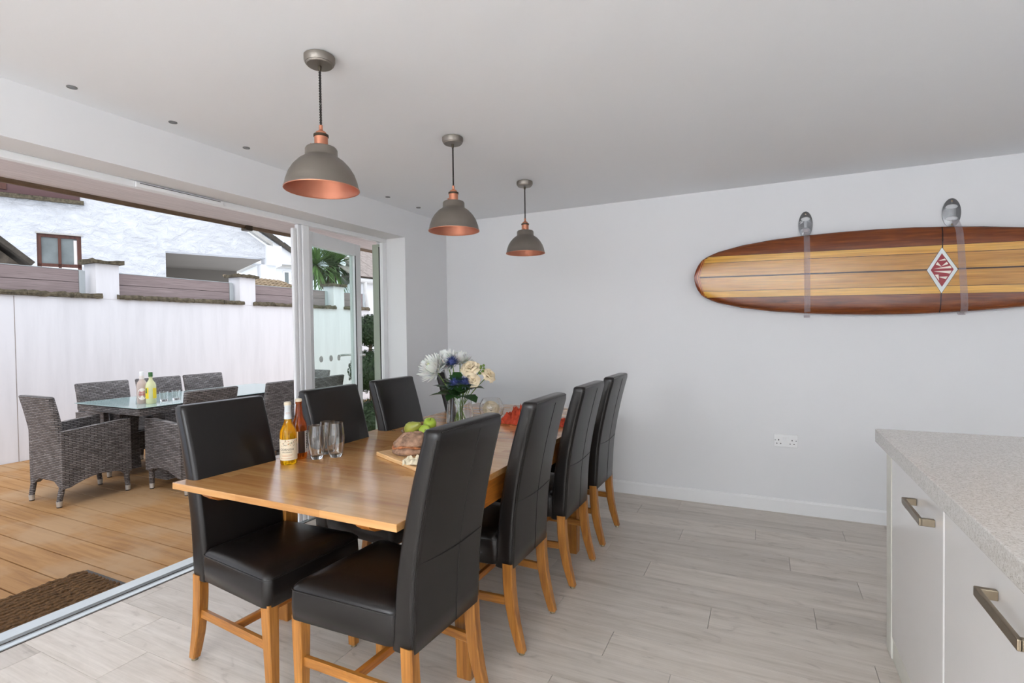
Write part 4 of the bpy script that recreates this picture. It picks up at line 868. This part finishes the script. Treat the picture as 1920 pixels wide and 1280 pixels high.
def rosef(label, head, R_, tilt=None, root=None):
    if root is None: t, h, ax = flower('rose', label, 'flower', head)
    else: t, h, ax = root
    if tilt: ax = Vector(tilt).normalized()
    a_, b_ = frame_of(ax)
    for ring, (n, r0, r1, hh) in enumerate(((3, 0.01, 0.16, 1.0), (4, 0.10, 0.36, 1.0), (5, 0.22, 0.68, 0.92), (6, 0.25, 0.95, 0.72))):
        for i in range(n):
            q0 = 2 * PI * i / n + ring * 0.7; m_ = MB()
            def fn(u, v):
                q = q0 + (u - .5) * 2.0 * PI / n * 1.5; rad = R_ * (r0 + (r1 - r0) * v ** 1.2 + 0.10 * v ** 4) * (1 + 0.05 * math.sin(7 * u + i)); zz = R_ * (hh * (0.1 + 1.0 * math.sin(v * PI / 2) * (1 - 0.35 * (2 * u - 1) ** 2)) - 0.45 - 0.12 * ring * v ** 3)
                return tuple(h + (a_ * math.cos(q) + b_ * math.sin(q)) * rad + ax * zz)
            m_.grid(fn, 6, 6); m_.build('petal', 'rose', t, fix=False, smooth=70)
def thistle(label, head, R_):
    t, h, ax = flower('thistle', label, 'flower', head); a_, b_ = frame_of(ax); m_ = MB(); m_.sphere(tuple(h), R_ * 0.52, 12, 8)
    for i in range(150):
        zz = rr.uniform(-0.6, 1); q = rr.uniform(0, 2 * PI); e = math.sqrt(1 - zz * zz); d = a_ * math.cos(q) * e + b_ * math.sin(q) * e + ax * zz; s = d.orthogonal().normalized() * 0.0020
        c = h + d * R_ * 0.4; p = h + d * R_ * rr.uniform(0.85, 1.25); m_.add([tuple(c + s), tuple(c - s), tuple(p)], [(0, 1, 2)])
    m_.build('flower_head', 'thistle', t, fix=False); m2 = MB()
    for i in range(16):
        q = 2 * PI * i / 16; d = (a_ * math.cos(q) + b_ * math.sin(q) + ax * rr.uniform(-.35, .25)).normalized(); s = d.cross(ax).normalized() * 0.0045; c = h - ax * R_ * 0.3 + d * R_ * 0.3; p = h - ax * R_ * .2 + d * R_ * rr.uniform(1.5, 2.1)
        m2.add([tuple(c + s), tuple(c - s), tuple((c + p) / 2 - s * 1.3), tuple(p), tuple((c + p) / 2 + s * 1.3)], [(0, 1, 2, 3, 4)])
    m2.build('bracts', 'bract', t, fix=False)
chrys('large white chrysanthemum at the left of the bouquet', (0.895, -1.520, 1.105), 0.112, (-0.25, -0.75, 0.6))
chrys('white chrysanthemum at the top middle of the bouquet', (0.935, -1.445, 1.140), 0.100, (0.05, -0.5, 0.85))
chrys('white chrysanthemum at the back top of the bouquet', (0.985, -1.38, 1.150), 0.082, (0.1, -0.1, 1))
thistle('blue sea-holly thistle at the top of the bouquet', (1.010, -1.515, 1.165), 0.042)
thistle('blue sea-holly thistle low in the middle of the bouquet', (1.030, -1.520, 1.035), 0.038)
thistle('blue sea-holly thistle low on the right of the bouquet', (1.085, -1.490, 1.040), 0.040)
rosef('large cream rose at the upper right of the bouquet', (1.085, -1.42, 1.120), 0.062, (0.2, -0.6, 0.75))
rosef('single cream rose leaning out at the far right of the bouquet', (1.195, -1.375, 1.075), 0.050, (0.75, -0.2, 0.6))
rosef('cream stock flower tucked below the large rose', (1.115, -1.44, 1.045), 0.045, (0.3, -0.8, 0.35))
fo = thing('green_bud_sprig', 'green bud sprig between the two cream roses', 'flower', (VX, VY, TZ), group='flowers in the glass vase')
hp = stem_pts((1.155, -1.395, 1.125), 0); MB().tube(hp, 0.0028, 6).build('stem', 'stem', fo, smooth=50)
for i in range(9):
    q = i * 2.4; e = Vector(hp[-1]) + Vector((0.014 * math.cos(q), 0.014 * math.sin(q), 0.012 - 0.007 * i)); MB().sphere(tuple(e), 0.009, 8, 6).build('bud', 'stem', fo, smooth=60)
fo = thing('leaf_sprig', 'dark green leafy foliage around the neck of the vase', 'foliage', (VX, VY, TZ))
for i, (az, ln, zc, wd, el) in enumerate(((3.3, 0.17, 0.20, 0.026, 0.55), (3.9, 0.12, 0.22, 0.022, 0.9), (4.3, 0.13, 0.21, 0.024, 1.0), (4.8, 0.11, 0.20, 0.026, 0.6), (5.3, 0.13, 0.20, 0.028, 0.55), (5.8, 0.15, 0.185, 0.034, 0.15), (0.2, 0.14, 0.21, 0.030, 0.5), (0.9, 0.12, 0.2, 0.03, 0.8), (2.0, 0.13, 0.2, 0.03, 0.8), (2.8, 0.15, 0.2, 0.026, 0.6), (3.6, 0.10, 0.25, 0.02, 1.1), (4.6, 0.12, 0.25, 0.024, 1.2), (5.5, 0.11, 0.25, 0.026, 1.0), (4.1, 0.13, 0.19, 0.026, 0.5), (5.0, 0.12, 0.27, 0.022, 1.2), (3.4, 0.13, 0.23, 0.024, 0.9), (4.0, 0.15, 0.19, 0.026, 0.75), (4.45, 0.15, 0.18, 0.03, 0.7), (4.9, 0.15, 0.19, 0.028, 0.85), (5.2, 0.16, 0.18, 0.03, 0.35), (3.7, 0.16, 0.18, 0.026, 0.35), (4.65, 0.10, 0.19, 0.03, 0.25), (5.6, 0.15, 0.20, 0.03, 0.8), (3.1, 0.14, 0.21, 0.026, 0.75))):
    m_ = MB(); b0 = (0.03 * math.cos(az), 0.03 * math.sin(az), zc); leaf_mesh(m_, b0, (math.cos(az) * math.cos(el), math.sin(az) * math.cos(el), math.sin(el)), ln * 1.1, wd * 1.35, 0.05); m_.build('leaf', 'leaf', fo, fix=False, smooth=60)
for i in range(6):
    q = i * 1.05; MB().tube([(-0.045 * math.cos(q), -0.045 * math.sin(q), 0.02), (0.0, 0.0, 0.12), (0.035 * math.cos(q), 0.035 * math.sin(q), 0.22)], 0.0035, 6).build('stalk', 'stem', fo, smooth=50)
# round glass bowl with a resting rose
GX2, GY2 = 1.115, -1.20
mb = MB(); mb.lathe([(0.035, 0.0), (0.05, 0.004), (0.075, 0.035), (0.083, 0.075), (0.074, 0.115), (0.058, 0.142), (0.056, 0.142), (0.072, 0.114), (0.081, 0.075), (0.073, 0.037), (0.048, 0.008)], 32)
o = mb.build('fishbowl_vase', 'glass', smooth=50); o.location = (GX2, GY2, TZ); tag(o, 'round clear fishbowl vase behind the tall vase, holding a cream rose', 'vase')
t = thing('rose', 'cream rose resting inside the round fishbowl vase', 'flower', (GX2, GY2, TZ)); MB().tube([(-0.03, 0, 0.02), (0, 0, 0.07)], 0.003, 6).build('stem', 'stem', t)
rosef('', None, 0.055, (0.5, -0.6, 0.5), (t, Vector((0.0, 0.0, 0.075)), Vector((0, 0, 1))))

# ------------------------------------------------------------------ pendant lamps and ceiling spots
def pendant(label, loc):
    t = thing('pendant_lamp', label, 'lamp', loc, 0, 'pewter and copper pendant lamps over the table')     # origin on the ceiling
    mb = MB(); mb.lathe([(0.050, 0), (0.0565, -0.004), (0.0565, -0.020), (0.052, -0.030), (0.0495, -0.0305), (0.0490, -0.033), (0.046, -0.036), (0.010, -0.0385)], 40); rs = mb.build('ceiling_rose', 'pewter', t, smooth=35)
    mb = MB(); mb.lathe([(0.0075, -0.036), (0.0065, -0.052), (0.005, -0.056)], 14); mb.build('cord_grip', 'darkmetal', rs, smooth=40)
    cz0, cz1 = -0.05, -0.268; crd = MB()
    for ph in (0, PI):
        crd.tube([(0.0026 * math.cos(ph + 2 * PI * i / 10), 0.0026 * math.sin(ph + 2 * PI * i / 10), cz0 + (cz1 - cz0) * i / 110) for i in range(111)], 0.0024, 5)
    crd.build('cord', 'black_cord', t, smooth=60)
    z0 = -0.503
    mb = MB(); mb.lathe([(0.0245, z0 + 0.160), (0.0245, z0 + 0.198), (0.022, z0 + 0.200)], 24); hd = mb.build('lamp_holder', 'copper', t, smooth=35)
    mb = MB(); mb.lathe([(0.0225, z0 + 0.197), (0.0275, z0 + 0.199), (0.0275, z0 + 0.207), (0.0225, z0 + 0.209)], 24); mb.build('holder_ring', 'darkmetal', hd, smooth=35)
    mb = MB(); mb.lathe([(0.0215, z0 + 0.207), (0.019, z0 + 0.216), (0.0085, z0 + 0.224), (0.0068, z0 + 0.226), (0.0068, z0 + 0.243)], 20); mb.build('holder_cap', 'copper', hd, smooth=35)
    mb = MB(); mb.tube([(-0.020, -0.022, z0 + 0.165), (-0.027, -0.028, z0 + 0.168)], 0.004, 8); mb.build('thumb_screw', 'copper', hd, smooth=35)
    out = [(0.1375, 0.0), (0.1375, 0.003), (0.1345, 0.008), (0.130, 0.030), (0.120, 0.058), (0.104, 0.084), (0.084, 0.106), (0.0615, 0.122), (0.0590, 0.126), (0.0585, 0.150), (0.054, 0.157), (0.040, 0.161), (0.020, 0.163)]
    mb = MB(); mb.lathe([(a_, b_ + z0) for a_, b_ in out], 56, cap0=False); sh = mb.build('shade', 'pewter', t, smooth=35, fix=False)
    inn = [(0.1362, 0.0), (0.132, 0.008), (0.1275, 0.030), (0.1175, 0.0575), (0.1015, 0.083), (0.0815, 0.1045), (0.055, 0.120), (0.02, 0.124)]
    mb = MB(); mb.lathe([(a_, b_ + z0) for a_, b_ in inn], 56, cap0=False); mb.build('shade_lining', 'copper_in', sh, smooth=50, fix=False)
    mb = MB(); mb.tube([(0.1368 * math.cos(2 * PI * i / 56), 0.1368 * math.sin(2 * PI * i / 56), z0) for i in range(56)], 0.0016, 6, closed=True); mb.build('rim_bead', 'copper', sh, smooth=60)
    return t
pl_ = pendant('pewter pendant lamp with copper lining, largest and nearest of the three', (1.252, -2.786, H))
dup(pl_, (1.252, -1.852, H), 0.4, 'pewter pendant lamp with copper lining in the middle of the row')
dup(pl_, (1.252, -0.915, H), 0.9, 'pewter pendant lamp with copper lining, smallest and farthest from the camera')
for i, (y, nm) in enumerate(((-3.081, 'first and nearest, by the upper left edge of the photo'), (-2.666, 'second from the camera'), (-2.263, 'third from the camera, left of the big pendant'), (-1.044, 'fourth from the camera, left of the middle pendant'), (-0.649, 'last and farthest, near the back corner'))):
    t = thing('ceiling_spot', 'tiny grey recessed ceiling spot, ' + nm, 'ceiling light', (0.150, y, H), group='recessed ceiling spots along the patio door')
    mb = MB(); mb.lathe([(0.019, 0.0), (0.019, -0.003), (0.015, -0.004), (0.014, -0.001)], 24); mb.build('trim_ring', 'spotin', t, smooth=35)
    mb = MB(); mb.lathe([(0.013, -0.0005), (0.013, -0.0015), (0.004, -0.002)], 20); mb.build('lens', 'chrome', t)

# ------------------------------------------------------------------ surfboard on the wall
SA = math.atan(-0.0208)
sb = thing('surfboard', 'polished wooden longboard surfboard with red TIKI diamond hung sideways on the wall', 'surfboard', (2.283, -0.022, 1.737)); sb.rotation_euler = (0, -SA, 0)
HW = [(0, 0.0), (0.004, 0.035), (0.012, 0.064), (0.025, 0.095), (0.05, 0.131), (0.085, 0.156), (0.12, 0.172), (0.17, 0.192), (0.33, 0.230), (0.53, 0.258), (0.735, 0.273), (0.94, 0.282), (1.16, 0.2855), (1.35, 0.2825), (1.5, 0.275), (1.7, 0.262), (1.89, 0.2415), (2.1, 0.212), (2.3, 0.172), (2.5, 0.118), (2.62, 0.076), (2.70, 0.038), (2.73, 0.0)]
def hw(s):
    for (a0, b0), (a1, b1) in zip(HW, HW[1:]):
        if s <= a1: return b0 + (b1 - b0) * (s - a0) / (a1 - a0)
    return 0
def s_at(wd, side):
    if side == 0:
        for (a0, b0), (a1, b1) in zip(HW[:13], HW[1:13]):
            if b1 >= wd: return a0 + (a1 - a0) * (wd - b0) / (b1 - b0)
    for (a0, b0), (a1, b1) in zip(HW[12:], HW[13:]):
        if b1 <= wd: return a0 + (a1 - a0) * (wd - b0) / (b1 - b0)
def front(s, wd):
    h_ = max(hw(s), 1e-4); return -0.038 - 0.036 * max(0.0, 1 - min(1, abs(wd) / h_) ** 6) ** 0.5
rings = []; ss = sorted(set([a_ for a_, b_ in HW[1:-1]] + [0.002, 0.008, 0.018, 0.035, 0.25, 0.42, 0.62, 2.2, 2.4, 2.56, 2.66, 2.72, 2.727]))
for s_ in ss:
    h_ = max(hw(s_), 0.004); r_ = []
    for i in range(33):
        q = -1 + 2 * i / 32; q = math.copysign(1 - (1 - abs(q)) ** 1.6, q); r_.append((s_, front(s_, q * h_), q * h_))
    for i in range(1, 16): q = 1 - 2 * i / 16; r_.append((s_, -0.038 + 0.030 * max(0, 1 - abs(q) ** 3) ** 0.5, q * h_))
    rings.append(r_)
bd = MB().loft(rings).build('board_body', 'mahog', sb, smooth=50)
def strip(name, mat, w0, w1, s0=None, s1=None, lift=0.0006, nu=70, nv=3):
    e0 = s0 or (lambda wd: max(0.040 + 0.28 * abs(wd), s_at(abs(wd), 0) + 0.002)); e1 = s1 or (lambda wd: s_at(abs(wd), 1) - 0.003)
    def fn(u, v):
        wd = w0 + (w1 - w0) * v; a_, b_ = e0(wd), e1(wd); s_ = a_ + (b_ - a_) * (0.5 - 0.5 * math.cos(PI * u)); return (s_, front(s_, wd) - lift, wd)
    return MB().grid(fn, nu, nv).build(name, mat, sb, fix=False, smooth=50)
for sg_ in (-1, 1):
    strip('pine_strip', 'pine', 0.1055 * sg_, 0.1535 * sg_); strip('cedar_strip', 'cedar', 0.004 * sg_, 0.1045 * sg_, nv=6)
    strip('inlay_line', 'darkline', 0.1035 * sg_, 0.1065 * sg_, lift=0.0012); strip('inlay_line', 'darkline', 0.1525 * sg_, 0.1548 * sg_, lift=0.0012)
    strip('tail_block', 'tailred', 0.0, 0.150 * sg_, lambda wd: s_at(abs(wd), 0) + 0.0015, lambda wd: max(0.021 + 0.28 * abs(wd), s_at(abs(wd), 0) + 0.002), 0.0016, 6, 10)
    for q0, q1 in ((0.021, 0.0265), (0.033, 0.038)): strip('tail_inlay', 'tailorange', 0.0, 0.142 * sg_, lambda wd, q0=q0: max(q0 + 0.28 * abs(wd), s_at(abs(wd), 0) + 0.002), lambda wd, q1=q1: max(q1 + 0.28 * abs(wd), s_at(abs(wd), 0) + 0.002), 0.0018, 3, 10)
strip('stringer', 'darkline', -0.0048, 0.0048, lift=0.0012)
MB().grid(lambda u, v: (1.4905 + 0.006 * v, front(1.493, (-1 + 2 * u) * 0.272) - 0.0014, (-1 + 2 * u) * 0.272), 40, 1).build('cross_line', 'darkline', sb, fix=False)
def flat(name, mat, poly, lift, par):
    return MB().add([(a_, -0.0744 - lift, b_) for a_, b_ in poly], [tuple(range(len(poly)))]).build(name, mat, par, fix=False)
lo_ = flat('diamond_logo', 'logo_white', [(1.4905, 0.138), (1.5724, -0.0033), (1.4945, -0.151), (1.4174, -0.0035)], 0.0015, sb)
grow = [(1.4905, 0.142), (1.5750, -0.0033), (1.4945, -0.155), (1.4148, -0.0035)]; flat('logo_edge', 'darkline', grow, 0.0010, lo_)
flat('logo_field', 'logo_red', [(1.4912, 0.101), (1.5524, -0.0027), (1.4956, -0.1109), (1.4364, -0.0031)], 0.0020, lo_)
for pz in [[(1.4752, 0.0547), (1.5059, 0.0673), (1.5132, 0.0555)], [(1.4617, 0.0314), (1.4703, 0.0476), (1.491, 0.016)], [(1.4909, 0.02), (1.5164, 0.0465), (1.5247, 0.0317)], [(1.4502, 0.0042), (1.5349, 0.0199), (1.5412, 0.0051)], [(1.4506, -0.0118), (1.5415, -0.0099), (1.5349, -0.0291)], [(1.458, -0.0337), (1.477, -0.0323), (1.4798, -0.0712)], [(1.4763, -0.0473), (1.5233, -0.0463), (1.5136, -0.0635)]]:
    flat('letter_stroke', 'logo_cream', pz, 0.0026, lo_)
def hanger(label, cx, cz, hx, hz, strap_top, strap_bot):
    t = thing('surfboard_hanger', label, 'wall bracket', (cx, 0, cz), group='steel surfboard hangers with clear straps')
    bm = bmesh.new(); loops = []
    def loop(pts):
        vs = [bm.verts.new((a_, 0, b_)) for a_, b_ in pts]; return [bm.edges.new((vs[i], vs[(i + 1) % len(vs)])) for i in range(len(vs))]
    ed = loop([(hx * math.cos(2 * PI * i / 40), hz * math.sin(2 * PI * i / 40)) for i in range(40)])
    for zc in (hz * 0.42, -hz * 0.40):
        pts = []; k_ = 10
        for i in range(k_): q = PI * i / k_; pts.append((0.66 * hx * math.cos(q), zc + 0.16 * hz * math.sin(q)))
        for i in range(k_): q = PI * i / k_; pts.append((-0.66 * hx * math.cos(q), zc - 0.17 * hz * math.sin(q)))
        ed += loop(pts)
    bmesh.ops.triangle_fill(bm, use_beauty=True, use_dissolve=False, edges=ed)
    for v_ in bm.verts: v_.co.y = -0.010 - 0.014 * max(0, 1 - (v_.co.x / hx) ** 2 - (v_.co.z / hz) ** 2)
    ge = bmesh.ops.extrude_face_region(bm, geom=bm.faces[:]); 
    for v_ in [q for q in ge['geom'] if isinstance(q, bmesh.types.BMVert)]: v_.co.y += 0.008
    bmesh.ops.recalc_face_normals(bm, faces=bm.faces); me = bpy.data.meshes.new('plate'); bm.to_mesh(me); bm.free(); me.materials.append(MAT['chrome']); link('plate', me, t)
    for z in (hz * 0.80, -hz * 0.82):
        mb = MB(); mb.lathe([(0.006, 0), (0.006, 0.003), (0.003, 0.004)], 12); mb.xf(Matrix.Translation((0, -0.015, z)) @ Matrix.Rotation(PI / 2, 4, 'X')); mb.build('screw', 'nickel', t)
    for z in (0.0,):
        B(-0.012, 0.012, -0.012, 0.0, -0.012, 0.012).build('wall_plug', 'darkmetal', t)
    # strap loops from behind the plate over the front of the board and back to the wall
    (tx, tz), (bx, bz) = strap_top, strap_bot; P = []
    n = 36
    for i in range(n + 1):
        u = i / n; x = tx + (bx - tx) * u; z = tz + (bz - tz) * u
        s_ = (x - 2.283) * math.cos(SA) + (z - 1.737) * math.sin(SA); wd = -(x - 2.283) * math.sin(SA) + (z - 1.737) * math.cos(SA)
        P.append((x, front(s_, wd) - 0.022 - 0.0035, z))
    P = [(tx, -0.012, tz + 0.055)] + P + [(bx, -0.03, bz - 0.012), (bx, -0.004, bz + 0.004)]
    vs = []; n = len(P)
    for x, y_, z in P: vs += [(x - 0.0185 - cx, y_, z - cz), (x + 0.0185 - cx, y_, z - cz), (x + 0.0185 - cx, y_ + 0.0012, z - cz), (x - 0.0185 - cx, y_ + 0.0012, z - cz)]
    MB().loft([vs[4 * i:4 * i + 4] for i in range(n)]).build('strap', 'strap', t)
hanger('oval steel hanger and clear strap holding the tail end of the surfboard', 3.028, 2.078, 0.044, 0.094, (3.031, 1.994), (3.033, 1.431))
hanger('oval steel hanger and clear strap beside the red diamond on the surfboard', 3.846, 2.072, 0.048, 0.093, (3.863, 1.972), (3.893, 1.428))

# ------------------------------------------------------------------ double power socket
ps = thing('power_socket', 'white double power socket with two rocker switches low on the wall', 'socket', (2.8995, 0, 0.527))
MB().loft([[(x, 0, z) for x, z, q in rrect(0, 0, 0.0775, 0.0465, 0.006, 0, 3)], [(x, -0.009, z) for x, z, q in rrect(0, 0, 0.0775, 0.0465, 0.006, 0, 3)], [(x, -0.012, z) for x, z, q in rrect(0, 0, 0.0745, 0.0435, 0.006, 0, 3)]]).build('face_plate', 'plastic', ps, smooth=30)
for x in (-0.0105, 0.0105): B(x - 0.008, x + 0.008, -0.0165, -0.011, 0.006, 0.026).build('switch', 'plastic', ps, bevel=0.002)
for cx in (-0.046, 0.040):
    B(cx - 0.0028, cx + 0.0028, -0.0127, -0.0115, 0.0, 0.010).build('pin_hole', 'hole', ps)
    for q in (-1, 1): B(cx + q * 0.0125 - 0.004, cx + q * 0.0125 + 0.004, -0.0127, -0.0115, -0.0235, -0.0185).build('pin_hole', 'hole', ps)
for x in (-0.068, 0.066):
    mb = MB(); mb.lathe([(0.0032, 0), (0.0032, 0.0012)], 12); mb.xf(Matrix.Translation((x, -0.0118, 0.003)) @ Matrix.Rotation(PI / 2, 4, 'X')); mb.build('screw', 'spotin', ps)

# ------------------------------------------------------------------ kitchen units
KX = 3.222
def cabinet(label, y1, y0, end=False):
    t = thing('base_cabinet', label, 'cabinet', (KX, (y0 + y1) / 2, 0), group='white kitchen base cabinets'); h_ = (y1 - y0) / 2
    B(0.022, 0.60, -h_ - 0.004, h_ + 0.004, 0.092, 0.853).build('carcass', 'cabedge', t)
    B(0.004, 0.60, -h_ - 0.004, h_ + 0.004, 0.0, 0.092).build('plinth', 'cabedge', t)
    dr = B(0.0, 0.020, -h_, h_, 0.095, 0.846).build('door', 'cab', t, bevel=0.003)
    yc = -0.145; hl = 0.113
    hd = MB()
    for a_, b_ in ((yc - hl, yc - hl + 0.014), (yc + hl - 0.014, yc + hl)): hd.box(-0.036, 0.0, a_, b_, 0.7435, 0.7665)
    hd.box(-0.040, -0.030, yc - hl, yc + hl, 0.7435, 0.7665); hd.build('handle', 'nickel', dr, bevel=0.0022)
    if end:
        B(-0.002, 0.62, h_ + 0.006, h_ + 0.092, 0.0, 0.853).build('end_panel', 'cabedge', t, bevel=0.003)
        B(0.622, 0.98, -h_ - 0.004, h_ + 0.092, 0.0, 0.853).build('back_panel', 'cab', t)
cabinet('white gloss kitchen base cabinet at the far end of the peninsula, with end panel', -1.728, -2.396, True)
cabinet('white gloss kitchen base cabinet nearer the camera in the peninsula', -2.408, -3.076)
mb = MB().loft([[(x, y, z) for x, y in ((3.19, -1.573), (4.22, -1.573), (4.22, -3.6), (3.19, -3.6))] for z in (0.8535, 0.91)])
tag(mb.build('worktop', 'quartz', bevel=0.0025), 'speckled pale quartz worktop on the kitchen peninsula', 'worktop')
